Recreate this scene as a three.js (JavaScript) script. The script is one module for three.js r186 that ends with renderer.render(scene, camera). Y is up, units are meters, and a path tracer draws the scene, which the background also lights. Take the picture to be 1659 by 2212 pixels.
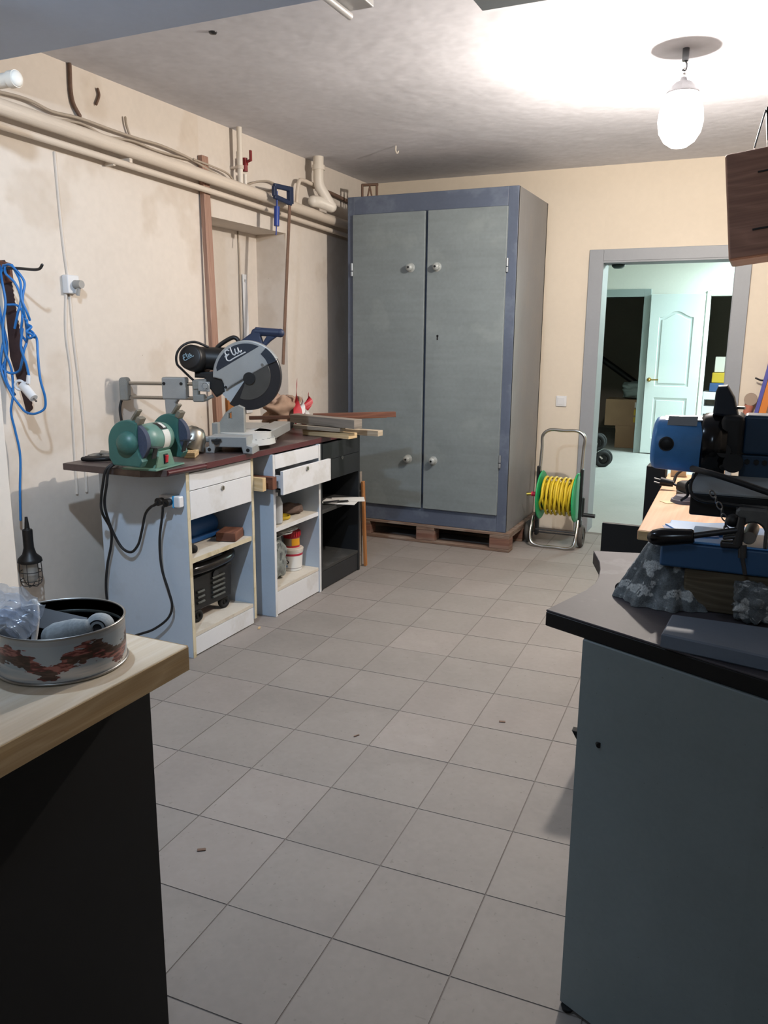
import * as THREE from 'three';
import { RoundedBoxGeometry } from 'three/addons/geometries/RoundedBoxGeometry.js';
import { mergeGeometries } from 'three/addons/utils/BufferGeometryUtils.js';
import { RectAreaLightUniformsLib } from 'three/addons/lights/RectAreaLightUniformsLib.js';

// ------------------------------------------------------------------ camera, light, exposure
RectAreaLightUniformsLib.init();
const scene = new THREE.Scene();
scene.background = new THREE.Color(0x000000);
const camera = new THREE.PerspectiveCamera(65.128, 1659 / 2212, 0.05, 40);
camera.position.set(0, 1.45, 0);
camera.rotation.set(-0.21343, 0.43005, 0.00797, 'YXZ');
const renderer = new THREE.WebGLRenderer({ antialias: true });
renderer.toneMapping = THREE.LinearToneMapping;
renderer.toneMappingExposure = 1.0;
renderer.shadowMap.enabled = true;
renderer.shadowMap.type = THREE.PCFSoftShadowMap;
const BULB = { pos: [-0.405, 2.385, -3.89], color: 0xfff4e8, cd: 13, glow: 8 };
const SPOT = { pos: [-1.45, 2.472, -1.25], aim: [-2.4, 0.6, -2.7], color: 0xcfe6ff, cd: 11, angle: 77 };
const REAR_TUBE = { pos: [-0.3, 2.5, 1.3], len: 1.2, width: 0.14, color: 0xd2e8ff, nits: 26, glow: 2.2 };
const FAR_TUBE = { pos: [0.45, 2.52, -10.35], len: 1.2, width: 0.14, color: 0xe0fbff, nits: 340, glow: 2.6 };

// ------------------------------------------------------------------ small helpers
function rng(seed) { let s = seed >>> 0; return () => { s = (s + 0x6D2B79F5) | 0; let t = Math.imul(s ^ (s >>> 15), 1 | s); t = (t + Math.imul(t ^ (t >>> 7), 61 | t)) ^ t; return ((t ^ (t >>> 14)) >>> 0) / 4294967296; }; }
const V = (x, y, z) => new THREE.Vector3(x, y, z);
const DEG = Math.PI / 180;
function hash(x, y, s) { let h = Math.imul(x, 374761393) + Math.imul(y, 668265263) + Math.imul(s, 974634777); h = Math.imul(h ^ (h >>> 13), 1274126177); return ((h ^ (h >>> 16)) >>> 0) / 4294967296; }
function vnoise(x, y, px, py, s) {
  const xi = Math.floor(x), yi = Math.floor(y), fx = x - xi, fy = y - yi, u = fx * fx * (3 - 2 * fx), v = fy * fy * (3 - 2 * fy);
  const a = ((xi % px) + px) % px, b = (a + 1) % px, c = ((yi % py) + py) % py, d = (c + 1) % py;
  return (hash(a, c, s) * (1 - u) + hash(b, c, s) * u) * (1 - v) + (hash(a, d, s) * (1 - u) + hash(b, d, s) * u) * v;
}
function fbm(x, y, fx, fy, oct, s) { let r = 0, a = 0.5, n = 0; for (let o = 0; o < oct; o++) { r += a * vnoise(x * fx, y * fy, fx, fy, s + o * 17); n += a; a *= 0.5; fx *= 2; fy *= 2; } return r / n; }
function tex(size, metres, fn, srgb = true) {
  const d = new Uint8Array(size * size * 4);
  for (let j = 0; j < size; j++) for (let i = 0; i < size; i++) {
    const c = fn(i / size, j / size), k = (j * size + i) * 4;
    for (let q = 0; q < 3; q++) d[k + q] = Math.max(0, Math.min(255, Array.isArray(c) ? c[q] : c));
    d[k + 3] = 255;
  }
  const t = new THREE.DataTexture(d, size, size, THREE.RGBAFormat);
  t.wrapS = t.wrapT = THREE.RepeatWrapping; t.magFilter = THREE.LinearFilter; t.minFilter = THREE.LinearMipmapLinearFilter; t.generateMipmaps = true;
  if (srgb) t.colorSpace = THREE.SRGBColorSpace;
  const m = Array.isArray(metres) ? metres : [metres, metres];
  t.repeat.set(1 / m[0], 1 / m[1]); t.needsUpdate = true; return t;
}
const hex = (h) => [(h >> 16) & 255, (h >> 8) & 255, h & 255];
const mixc = (a, b, t) => [a[0] + (b[0] - a[0]) * t, a[1] + (b[1] - a[1]) * t, a[2] + (b[2] - a[2]) * t];
const sc = (a, k) => [a[0] * k, a[1] * k, a[2] * k];
const step = (e0, e1, x) => { const t = Math.max(0, Math.min(1, (x - e0) / (e1 - e0))); return t * t * (3 - 2 * t); };

// ------------------------------------------------------------------ geometry
function flat(g) { const n = g.index ? g.toNonIndexed() : g; for (const k of Object.keys(n.attributes)) if (!['position', 'normal', 'uv'].includes(k)) n.deleteAttribute(k); if (!n.attributes.normal) n.computeVertexNormals(); return n; }
function boxUV(g0, off = [0, 0]) {          // uv in metres, u along the longest side so that wood grain follows the piece
  const g = flat(g0), p = g.attributes.position, uv = new Float32Array(p.count * 2);
  g.computeBoundingBox(); const s = g.boundingBox.getSize(V(0, 0, 0)).toArray();
  const A = V(0, 0, 0), B = V(0, 0, 0), C = V(0, 0, 0);
  for (let i = 0; i < p.count; i += 3) {
    A.fromBufferAttribute(p, i); B.fromBufferAttribute(p, i + 1); C.fromBufferAttribute(p, i + 2);
    const n = B.clone().sub(A).cross(C.clone().sub(A)).toArray().map(Math.abs);
    const ax = n.indexOf(Math.max(...n)); let o = [0, 1, 2].filter((k) => k !== ax);
    if (s[o[1]] > s[o[0]]) o = [o[1], o[0]];
    [A, B, C].forEach((q, k) => { const a = q.toArray(); uv[(i + k) * 2] = a[o[0]] + off[0]; uv[(i + k) * 2 + 1] = a[o[1]] + off[1]; });
  }
  g.setAttribute('uv', new THREE.BufferAttribute(uv, 2)); return g;
}
const E = new THREE.Euler(), Qn = new THREE.Quaternion();
function xf(g, p = [0, 0, 0], r = [0, 0, 0], s = [1, 1, 1]) { const m = new THREE.Matrix4().compose(V(...p), Qn.setFromEuler(E.set(...r)), V(...s)); g.applyMatrix4(m); return g; }
let uvSeed = 0;
function box(w, h, d, p = [0, 0, 0], r = [0, 0, 0], bev = 0.002) {
  const b = Math.min(bev, w / 2.5, h / 2.5, d / 2.5);
  const g = bev > 0 ? new RoundedBoxGeometry(w, h, d, 1, b) : new THREE.BoxGeometry(w, h, d);
  uvSeed += 1; return xf(boxUV(g, [(uvSeed * 0.37) % 3, (uvSeed * 0.61) % 3]), p, r);
}
function span(x0, x1, y0, y1, z0, z1, bev = 0.002) { return box(Math.abs(x1 - x0), Math.abs(y1 - y0), Math.abs(z1 - z0), [(x0 + x1) / 2, (y0 + y1) / 2, (z0 + z1) / 2], [0, 0, 0], bev); }
function cyl(r1, r2, h, p = [0, 0, 0], r = [0, 0, 0], seg = 28, open = false) { return xf(flat(new THREE.CylinderGeometry(r1, r2, h, seg, 1, open)), p, r); }
function rod(a, b, r, seg = 14, r2 = r) { const A = V(...a), B = V(...b), d = B.clone().sub(A), g = flat(new THREE.CylinderGeometry(r2, r, d.length(), seg, 1)); g.applyMatrix4(new THREE.Matrix4().compose(A.add(B).multiplyScalar(0.5), new THREE.Quaternion().setFromUnitVectors(V(0, 1, 0), d.clone().normalize()), V(1, 1, 1))); return g; }
function tube(pts, r, seg = 0, rs = 8, closed = false, tension = 0.5) {
  const c = new THREE.CatmullRomCurve3(pts.map((q) => V(...q)), closed, 'centripetal', tension);
  const g = new THREE.TubeGeometry(c, seg || pts.length * 7, r, rs, closed); const out = [flat(g)];
  if (!closed) for (const q of [pts[0], pts[pts.length - 1]]) out.push(xf(flat(new THREE.SphereGeometry(r, rs, 6)), q));
  return mergeGeometries(out);
}
function lathe(prof, seg = 36, p = [0, 0, 0], r = [0, 0, 0]) { return xf(flat(new THREE.LatheGeometry(prof.map((q) => new THREE.Vector2(q[0], q[1])), seg)), p, r); }
function shape(pts, holes = []) { const s = new THREE.Shape(pts.map((q) => new THREE.Vector2(q[0], q[1]))); for (const h of holes) s.holes.push(new THREE.Path(h.map((q) => new THREE.Vector2(q[0], q[1])))); return s; }
function ext(s, depth, p = [0, 0, 0], r = [0, 0, 0], bev = 0.002, bs = 1) { const b = Math.min(bev, depth / 2.5); return xf(boxUV(new THREE.ExtrudeGeometry(s, { depth: depth - 2 * b, bevelEnabled: b > 0, bevelThickness: b, bevelSize: b, bevelOffset: -b, bevelSegments: bs, curveSegments: 20 }).translate(0, 0, b)), p, r); }
function circlePts(cx, cy, r, a0 = 0, a1 = 360, n = 40) { const o = []; for (let i = 0; i <= n; i++) { const a = (a0 + (a1 - a0) * i / n) * DEG; o.push([cx + r * Math.cos(a), cy + r * Math.sin(a)]); } return o; }
const mg = (list) => (list.length === 1 ? list[0] : mergeGeometries(list));

// ------------------------------------------------------------------ naming and tagging
const used = {};
function numbered(n) { const k = used[n] = (used[n] ?? -1) + 1; return k ? `${n}_${String(k).padStart(3, '0')}` : n; }
function thing(name, label, category, p = [0, 0, 0], ry = 0, group) { const o = new THREE.Group(); o.name = numbered(name); o.position.set(...p); o.rotation.y = ry; o.userData = { label, category }; if (group) o.userData.group = group; scene.add(o); return o; }
function part(parent, name, geos, mat, label) { const m = new THREE.Mesh(mg([].concat(geos)), mat); m.name = name; if (label) m.userData.label = label; parent.add(m); return m; }
function solo(name, label, category, geos, mat, group) { const m = new THREE.Mesh(mg([].concat(geos)), mat); m.name = numbered(name); m.userData = { label, category }; if (group) m.userData.group = group; scene.add(m); return m; }
function struct(name, geos, mat, parent = scene) { const m = new THREE.Mesh(mg([].concat(geos)), mat); m.name = name; if (parent === scene) m.userData.kind = 'structure'; parent.add(m); return m; }

// ------------------------------------------------------------------ materials
const std = (o) => new THREE.MeshStandardMaterial(o);
const plain = (color, roughness = 0.6, metalness = 0) => std({ color, roughness, metalness });
function painted(base, amp, o = {}) {       // paint with uneven coats, specks and scuffs
  const b = hex(base), s = o.seed || 1, sp = o.speck ?? 0.0, spc = hex(o.speckColor ?? 0x3a342e), sz = o.metres || 1.2, st = o.stain ?? 0, stc = hex(o.stainColor ?? 0xb09a74);
  const map = tex(o.size || 512, sz, (x, y) => {
    const n = fbm(x, y, 5, 5, 6, s) - 0.5, f = fbm(x, y, 90, 90, 2, s + 5) - 0.5;
    const sx = o.streak ? (o.cross ? fbm(x, y, 50, 4, 3, s + 31) : fbm(x, y, 3, 70, 3, s + 31)) - 0.5 : 0;
    let c = sc(b, 1 + amp * (1.3 * n + 0.5 * f + (o.streak || 0) * sx));
    if (st) c = mixc(c, stc, st * step(o.lo ?? 0.58, (o.lo ?? 0.58) + 0.12, fbm(x, y, 6, 6, 6, s + 77)) * (0.4 + 0.6 * fbm(x, y, 60, 60, 2, s + 9)));
    if (sp && vnoise(x * 150, y * 150, 150, 150, s + 41) > 1 - sp) c = mixc(c, spc, 0.55);
    return c;
  });
  const m = std({ map, roughness: o.rough ?? 0.7, metalness: o.metal ?? 0 });
  if (o.bump) { m.bumpMap = tex(256, sz, (x, y) => 255 * (0.6 * fbm(x, y, 4, 4, 4, s + 3) + 0.4 * fbm(x, y, 40, 40, 3, s + 8)), false); m.bumpScale = o.bump; }
  return m;
}
function wood(light, dark, o = {}) {
  const a = hex(light), b = hex(dark), s = o.seed || 1;
  const map = tex(512, o.metres || [0.9, 0.22], (x, y) => {
    const w = fbm(x, y, 2, 3, 3, s) * 0.9, r = Math.abs(Math.sin((y * 9 + w * 6) * Math.PI)), g = fbm(x, y, 4, 120, 3, s + 11);
    let t = 0.42 * r + 0.5 * g + 0.35 * (fbm(x, y, 3, 4, 4, s + 23) - 0.5);
    let c = mixc(a, b, Math.max(0, Math.min(1, t)));
    if (o.grey) c = mixc(c, [138, 130, 120], o.grey * step(0.4, 0.65, fbm(x, y, 5, 9, 5, s + 51)));
    return c;
  });
  return std({ map, roughness: o.rough ?? 0.75, bumpMap: map, bumpScale: 0.0004 });
}
const M = {
  wall: painted(0xd6cdc2, 0.05, { seed: 3, metres: 2.1, speck: 0.004, speckColor: 0x6a5a44, stain: 0.3, stainColor: 0xb19f8a, rough: 0.88, bump: 0.0025 }),
  wallBack: painted(0xd6cbba, 0.03, { seed: 4, metres: 2.3, rough: 0.85, bump: 0.002 }),
  ceiling: painted(0xd1d2d9, 0.11, { seed: 6, metres: 2.7, rough: 0.92, bump: 0.006, speck: 0.002 }),
  beam: painted(0xa9b9d2, 0.03, { seed: 8, metres: 1.5, rough: 0.7, bump: 0.002 }),
  grout: painted(0x716a65, 0.1, { seed: 9, metres: 1, rough: 0.95, size: 256 }),
  farWall: painted(0xe2e2da, 0.02, { seed: 12, metres: 2, rough: 0.8, size: 256 }),
  farFloor: painted(0xa9a9a5, 0.07, { seed: 13, metres: 1.2, rough: 0.6, speck: 0.02 }),
  storeWall: painted(0xa39c90, 0.04, { seed: 11, metres: 2, rough: 0.9, size: 256 }),
  frame: painted(0x8f9398, 0.03, { seed: 15, metres: 1.1, rough: 0.5, size: 256 }),
  cabinetBlue: painted(0x4f5869, 0.09, { seed: 17, metres: 0.9, rough: 0.45, streak: 0.5, stain: 0.25, stainColor: 0x8c96a0, bump: 0.0006 }),
  cabinetDoor: painted(0x737c7e, 0.1, { seed: 19, metres: 1.3, rough: 0.5, streak: 0.8, cross: true, stain: 0.22, stainColor: 0x98a09c, bump: 0.0008 }),
  cabinetSide: painted(0x77787a, 0.06, { seed: 21, metres: 1.0, rough: 0.45, streak: 0.6, stain: 0.2, stainColor: 0x8e857b }),
  porcelain: plain(0x979c9a, 0.35),
  palletWood: wood(0x8b7261, 0x5b473b, { seed: 25, grey: 0.55 }),
  palletBlock: wood(0x84604f, 0x5f4136, { seed: 27, grey: 0.35 }),
  whiteBoard: painted(0xd3d5d8, 0.03, { seed: 29, metres: 0.8, rough: 0.5, stain: 0.3, stainColor: 0xaaa69c, speck: 0.004 }),
  sideBoard: painted(0xb9c6d3, 0.03, { seed: 31, metres: 0.8, rough: 0.55, stain: 0.18, stainColor: 0x98a0a6, speck: 0.004 }),
  edgeBand: painted(0xc6bca2, 0.08, { seed: 33, metres: 0.4, rough: 0.6, stain: 0.6, stainColor: 0x9a8a66, size: 256 }),
  dustShelf: painted(0xc4bdb0, 0.06, { seed: 35, metres: 0.5, rough: 0.85, stain: 0.5, stainColor: 0x9c9080, size: 256 }),
  blackBoard: painted(0x1d2023, 0.16, { seed: 37, metres: 0.7, rough: 0.42, stain: 0.22, stainColor: 0x3c3e40 }),
  blackDust: painted(0x2e2e2d, 0.25, { seed: 39, metres: 0.6, rough: 0.75, stain: 0.6, stainColor: 0x54524e }),
  blackFlat: plain(0x0a0b0d, 0.55),
  redTop: painted(0x4c403e, 0.22, { seed: 41, metres: 0.9, rough: 0.42, streak: 0.8, stain: 0.7, stainColor: 0x82766e, speck: 0.012, speckColor: 0x9a8f86 }),
  redEdge: painted(0x4e1f22, 0.15, { seed: 43, metres: 0.5, rough: 0.4, size: 256 }),
  benchTop: wood(0xe2d8c8, 0xd0c0a6, { seed: 45, metres: [1.4, 0.5], rough: 0.7, grey: 0.12 }),
  benchEdge: wood(0xb9a27c, 0x967a52, { seed: 47, metres: [0.7, 0.2], rough: 0.85, grey: 0.12 }),
  paleWood: wood(0xd8c4a0, 0xb29468, { seed: 49 }),
  greyWood: wood(0x8d857a, 0x645c54, { seed: 51, grey: 0.7 }),
  brownWood: wood(0x83553e, 0x512f22, { seed: 53 }),
  postWood: wood(0xb39484, 0x84614f, { seed: 55, metres: [1.3, 0.12] }),
  orangeWood: wood(0xb9824c, 0x8a5528, { seed: 57 }),
  plank: wood(0xcfa98a, 0xb48a68, { seed: 59, metres: [1.2, 0.6], rough: 0.6 }),
  boxWood: wood(0xa6806e, 0x75574a, { seed: 61, metres: [0.8, 0.4], rough: 0.5 }),
  blockWood: wood(0x7a6f5c, 0x4a4233, { seed: 63, metres: [0.5, 0.15], rough: 0.9 }),
  pipe: painted(0xcfc3b4, 0.07, { seed: 65, metres: 0.4, rough: 0.6, size: 256, bump: 0.001 }),
  pipeWhite: plain(0xd9d2c6, 0.45),
  rust: painted(0x6d5648, 0.2, { seed: 67, metres: 0.3, rough: 0.8, size: 256 }),
  chrome: plain(0xb8b6b0, 0.2, 1), steel: plain(0x9a9a98, 0.32, 1), darkSteel: plain(0x4a4b4d, 0.4, 0.85),
  alu: painted(0xa3a6a6, 0.06, { seed: 69, metres: 0.25, rough: 0.42, metal: 0.35, size: 256 }),
  aluDusty: painted(0x8f908c, 0.1, { seed: 71, metres: 0.25, rough: 0.65, metal: 0.25, size: 256, stain: 0.4, stainColor: 0x8e8676 }),
  black: plain(0x0f1012, 0.45), blackRubber: plain(0x141516, 0.8), blackGloss: plain(0x0c0d10, 0.18),
  navy: plain(0x1a2432, 0.45), navyGrip: plain(0x1d2a46, 0.55),
  bladeSteel: plain(0xc2cad0, 0.42, 0.5), guardSmoke: painted(0x28272a, 0.12, { seed: 73, metres: 0.3, rough: 0.3, size: 256 }), guardRim: plain(0x202226, 0.3),
  logo: plain(0xc9cdd0, 0.5),
  green: painted(0x34615a, 0.1, { seed: 75, metres: 0.3, rough: 0.42, size: 256, stain: 0.15, stainColor: 0x4e7c70 }),
  greenBase: painted(0x5f8272, 0.08, { seed: 77, metres: 0.3, rough: 0.5, size: 256 }),
  stone: painted(0x3d4354, 0.15, { seed: 79, metres: 0.2, rough: 0.9, size: 256 }),
  red: plain(0xb01f2c, 0.45), redDark: plain(0x7c2226, 0.5), sticker: painted(0xc9ccca, 0.08, { seed: 81, metres: 0.1, rough: 0.6, size: 256, stain: 0.4 }),
  cable: plain(0x1a1b1d, 0.55), greyCable: plain(0xa79a8a, 0.8), blueCord: plain(0x1f6fb5, 0.45), white: plain(0xd9dadb, 0.4), offWhite: plain(0xcdc7bb, 0.5),
  hoseYellow: painted(0xd3b72a, 0.08, { seed: 83, metres: 0.2, rough: 0.5, size: 256 }), reelGreen: plain(0x1ea062, 0.42),
  blueTool: plain(0x1c4f86, 0.5), lathBlue: painted(0x5598dc, 0.06, { seed: 85, metres: 0.3, rough: 0.32, size: 256 }), lathBlueDark: plain(0x345c86, 0.45),
  deskTop: painted(0x454146, 0.12, { seed: 87, metres: 0.55, rough: 0.62, stain: 0.7, lo: 0.54, stainColor: 0x68646a, speck: 0.012, speckColor: 0xa09c98 }),
  deskEdge: plain(0x08080a, 0.5), deskSide: painted(0x7b8688, 0.06, { seed: 89, metres: 0.6, rough: 0.6, speck: 0.01 }),
  mat: painted(0x667180, 0.08, { seed: 91, metres: 0.4, rough: 0.6, size: 256, speck: 0.01, speckColor: 0x8890a0 }),
  cloth: painted(0x62686b, 0.6, { seed: 93, metres: 0.1, rough: 0.98, stain: 1.0, lo: 0.5, stainColor: 0xdadedd, bump: 0.003 }),
  paper: plain(0xd4d2cc, 0.8), cardboard: painted(0x8a6f55, 0.06, { seed: 95, metres: 0.5, rough: 0.9, size: 256 }),
  plastic: new THREE.MeshPhysicalMaterial({ color: 0xeaf1fb, roughness: 0.12, transmission: 0.72, thickness: 0, ior: 1.45 }),
  glass: new THREE.MeshPhysicalMaterial({ color: 0xffffff, roughness: 0.05, transmission: 1, thickness: 0 }),
  yellow: plain(0xb89a22, 0.6), orange: plain(0xc9772e, 0.6), blueBox: plain(0x2f4d78, 0.6), sheetMetal: painted(0x8c9296, 0.06, { seed: 97, metres: 0.3, rough: 0.35, metal: 0.5, size: 256 }),
};
const tileMats = [0x847e79, 0x817b76, 0x87807b].map((c, i) => painted(c, 0.09, { seed: 101 + i, metres: 1.3, rough: 0.62, speck: 0.05, speckColor: 0x6e6862, stain: 0.2, stainColor: 0x9c9690 }));
const emit = (color, k) => std({ color: 0x000000, emissive: color, emissiveIntensity: k, roughness: 1 });

// ------------------------------------------------------------------ the room
const XL = -2.96, XR = 1.7, ZB = -6.12, ZF = 4.6, H = 2.65;
{ // floor: grout bed with tiles
  const floor = struct('floor', span(XL - 0.3, XR + 0.2, -0.16, -0.0016, ZB - 0.02, ZF + 0.2, 0), M.grout);
  const S = 0.3048, A = 0.0354, O = [-0.518, -1.517], ca = Math.cos(A), sa = Math.sin(A);
  const f = 1731.8, cam = camera; cam.updateMatrixWorld(); const inv = cam.matrixWorld.clone().invert();
  const tg = []; for (let k = 0; k < 6; k++) { const g = new THREE.BoxGeometry(S - 0.0038, 0.012, S - 0.0038); const b = boxUV(g, [k * 0.431, k * 0.277]); b.translate(0, -0.006, 0); tg.push(b); }
  const list = [], R = rng(5);
  for (let i = -12; i < 16; i++) for (let j = -24; j < 20; j++) {
    const X = O[0] + S * ((i + 0.5) * ca + (j + 0.5) * -sa), Z = O[1] - S * ((j + 0.5) * ca - (i + 0.5) * -sa);
    if (X < XL - 0.02 || X > XR + 0.02 || Z > ZF || Z < ZB + 0.1) continue;
    const q = V(X, 0, Z).applyMatrix4(inv), u = q.z < -0.1 ? f * q.x / -q.z : 1e9, v = q.z < -0.1 ? -f * q.y / -q.z : 1e9;
    list.push({ X, Z, d: q.length(), vis: Math.abs(u) < 980 && Math.abs(v) < 1420 });
  }
  list.sort((a, b) => a.d - b.d);
  const rest = []; let n = 0;
  for (const t of list) {
    const k = Math.floor(R() * 6), y = (R() - 0.5) * 0.0006, tx = (R() - 0.5) * 0.0016, tz = (R() - 0.5) * 0.0016;
    if (t.vis && n < 290) { const m = new THREE.Mesh(tg[k], tileMats[Math.floor(R() * 3)]); m.name = n ? `tile_${String(n).padStart(3, '0')}` : 'tile'; n++; m.position.set(t.X, y, t.Z); m.rotation.set(tx, A, tz); floor.add(m); }
    else rest.push(xf(tg[k].clone(), [t.X, y, t.Z], [0, A, 0]));
  }
  const m = struct('far_tiles', rest, tileMats[0], floor); m.userData.kind = 'stuff';
}
struct('ceiling', span(XL - 0.3, XR + 0.2, H, H + 0.15, ZB - 0.2, ZF + 0.2, 0), M.ceiling);
struct('ceiling_beam', span(XL, XR, 2.452, H, -2.385, -1.4, 0.01), M.beam);
struct('wall_left', [span(XL - 0.25, XL, 0, H, -3.93, ZF + 0.2, 0), span(XL - 0.25, XL, 0, H, ZB - 0.2, -4.84, 0), span(XL - 0.25, XL, 2.13, H, -4.84, -3.93, 0), span(XL - 0.4, XL - 0.235, 0, H, -5.0, -3.8, 0)], M.wall);
struct('wall_right', span(XR, XR + 0.15, 0, H, ZB - 0.2, ZF + 0.2, 0), M.wall);
struct('wall_front', span(XL - 0.2, XR + 0.2, 0, H, ZF, ZF + 0.15, 0), M.wall);
struct('wall_back', [span(XL - 0.3, -1.095, 0, H, ZB - 0.16, ZB, 0), span(-0.2, XR + 0.2, 0, H, ZB - 0.16, ZB, 0), span(-1.095, -0.2, 2.005, H, ZB - 0.16, ZB, 0)], M.wallBack);
struct('pillar', span(XL, -2.267, 0, H, -1.9, -1.5, 0.004), M.wall);
struct('trim_1', [span(-1.185, -1.085, 0, 2.083, ZB, ZB + 0.02, 0.003), span(-0.208, -0.107, 0, 2.083, ZB, ZB + 0.02, 0.003), span(-1.085, -0.208, 2.002, 2.083, ZB, ZB + 0.02, 0.003),
  span(-1.096, -1.083, 0, 2.01, ZB - 0.2, ZB + 0.016, 0.002), span(-0.212, -0.199, 0, 2.01, ZB - 0.2, ZB + 0.016, 0.002), span(-1.085, -0.208, 1.99, 2.006, ZB - 0.2, ZB + 0.016, 0.002)], M.frame);
// the next room
const ZN = ZB - 0.16, ZE = -10.95;
struct('floor_far', span(-4.2, 2.2, -0.15, 0, -14, ZB - 0.02, 0), M.farFloor);
struct('ceiling_far', span(-4.2, 2.2, H, H + 0.15, -14, ZN, 0), M.farWall);
struct('wall_far_left', span(-4.3, -4.15, 0, H, -14, ZN, 0), M.farWall);
struct('wall_far_right', span(1.1, 1.25, 0, H, -14, ZN, 0), M.farWall);
struct('wall_far', [span(-4.2, -2.2, 0, H, ZE - 0.15, ZE, 0), span(-1.401, -0.63, 0, H, ZE - 0.15, ZE, 0), span(0.2, 1.2, 0, H, ZE - 0.15, ZE, 0), span(-2.2, -1.401, 1.99, H, ZE - 0.15, ZE, 0), span(-0.63, 0.2, 2.0, H, ZE - 0.15, ZE, 0)], M.farWall);
struct('wall_dark_back', span(-4.2, 2.2, 0, H, -14.1, -13.95, 0), M.storeWall);
struct('wall_dark_divider', span(-1.0, -0.9, 0, H, -13.95, ZE - 0.15, 0), M.storeWall);
struct('trim_2', [span(-1.405, -1.322, 0, 2.085, ZE - 0.17, ZE + 0.02, 0.003), span(-2.28, -2.195, 0, 2.085, ZE - 0.17, ZE + 0.02, 0.003), span(-2.195, -1.405, 1.99, 2.085, ZE - 0.17, ZE + 0.02, 0.003)], painted(0x9aa7a6, 0.02, { seed: 16, rough: 0.35, size: 256 }));
struct('trim_3', [span(-0.66, -0.622, 0, 2.05, ZE - 0.17, ZE + 0.02, 0.003), span(0.19, 0.26, 0, 2.05, ZE - 0.17, ZE + 0.02, 0.003), span(-0.622, 0.19, 1.995, 2.06, ZE - 0.17, ZE + 0.02, 0.003)], M.farWall);
{ // white panelled door leaf folded back against the far wall
  const w = 0.64, hgt = 2.005, up = [], lo = [[0.12, 0.2], [0.52, 0.2], [0.52, 0.72], [0.12, 0.72]];
  const arch = (x) => 1.72 + 0.075 * Math.pow(Math.sin(Math.max(0, Math.min(1, (x - 0.12) / 0.4)) * Math.PI), 2);
  up.push([0.12, 0.87], [0.52, 0.87]); for (let k = 0; k <= 20; k++) { const x = 0.52 - 0.4 * k / 20; up.push([x, arch(x)]); }
  const shr = (pts, k) => { const cx = 0.32, cy = (Math.min(...pts.map((q) => q[1])) + Math.max(...pts.map((q) => q[1]))) / 2, hx = 0.2, hy = Math.max(...pts.map((q) => q[1])) - cy; return pts.map((q) => [cx + (q[0] - cx) * (1 - k / hx), cy + (q[1] - cy) * (1 - k / hy)]); };
  const d = new THREE.Group(); d.name = 'door_1'; d.userData = { kind: 'structure' }; d.position.set(-1.315, 0.012, ZE + 0.025); scene.add(d);
  const dm = painted(0xd8e2e0, 0.015, { seed: 18, rough: 0.4, size: 256 });
  part(d, 'leaf', [ext(shape([[0, 0], [w, 0], [w, hgt], [0, hgt]], [up.slice().reverse(), lo.slice().reverse()]), 0.014, [0, 0, 0.022], [0, 0, 0], 0.004), span(0.002, w - 0.002, 0.002, hgt - 0.002, 0, 0.024, 0)], dm);
  part(d, 'panel', ext(shape(shr(up, 0.032)), 0.012, [0, 0, 0.022], [0, 0, 0], 0.005), dm); part(d, 'panel', ext(shape(shr(lo, 0.032)), 0.012, [0, 0, 0.022], [0, 0, 0], 0.005), dm);
  part(d, 'handle', [cyl(0.026, 0.026, 0.012, [0.05, 0.945, 0.04], [90 * DEG, 0, 0]), rod([0.05, 0.945, 0.04], [0.05, 0.945, 0.08], 0.01), rod([0.05, 0.945, 0.08], [0.165, 0.948, 0.085], 0.009), xf(flat(new THREE.SphereGeometry(0.02, 16, 12)), [0.05, 0.945, 0.075])], plain(0xb89a50, 0.25, 1));
}

// ------------------------------------------------------------------ lamps
{ // glass bulb lamp on a ceiling hook
  const [bx, by, bz] = BULB.pos;
  const t = thing('pendant_lamp', 'glowing glass globe lamp with a grey cap hanging from a hook in the ceiling', 'lamp', [bx, H, bz]);
  part(t, 'hook', [cyl(0.014, 0.014, 0.05, [0, -0.024, 0]), tube([[0, -0.045, 0], [0.008, -0.065, 0], [0.004, -0.085, 0], [-0.008, -0.083, 0]], 0.004)], M.darkSteel);
  part(t, 'chain', [tube([[0, -0.075, 0], [0.007, -0.09, 0], [0, -0.105, 0], [-0.007, -0.09, 0]], 0.003, 24, 6, true), tube([[0, -0.095, 0], [0, -0.11, 0.008], [0, -0.125, 0], [0, -0.11, -0.008]], 0.003, 24, 6, true)], M.steel);
  part(t, 'cap', lathe([[0.0, -0.112], [0.012, -0.112], [0.016, -0.125], [0.034, -0.132], [0.055, -0.15], [0.066, -0.168], [0.067, -0.176], [0.062, -0.176], [0.05, -0.158], [0.0, -0.14]], 36), painted(0x77777a, 0.1, { seed: 14, rough: 0.6, size: 256 }));
  part(t, 'globe', lathe([[0.0, -0.392], [0.034, -0.387], [0.064, -0.366], [0.086, -0.33], [0.094, -0.285], [0.089, -0.24], [0.076, -0.2], [0.063, -0.176]], 36), emit(BULB.color, BULB.glow));
  const l = new THREE.PointLight(BULB.color, BULB.cd, 0, 2); l.position.set(bx, by, bz); l.castShadow = true; l.shadow.radius = 1.5; l.shadow.mapSize.set(2048, 2048); l.shadow.bias = -0.002; scene.add(l);
}
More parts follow.
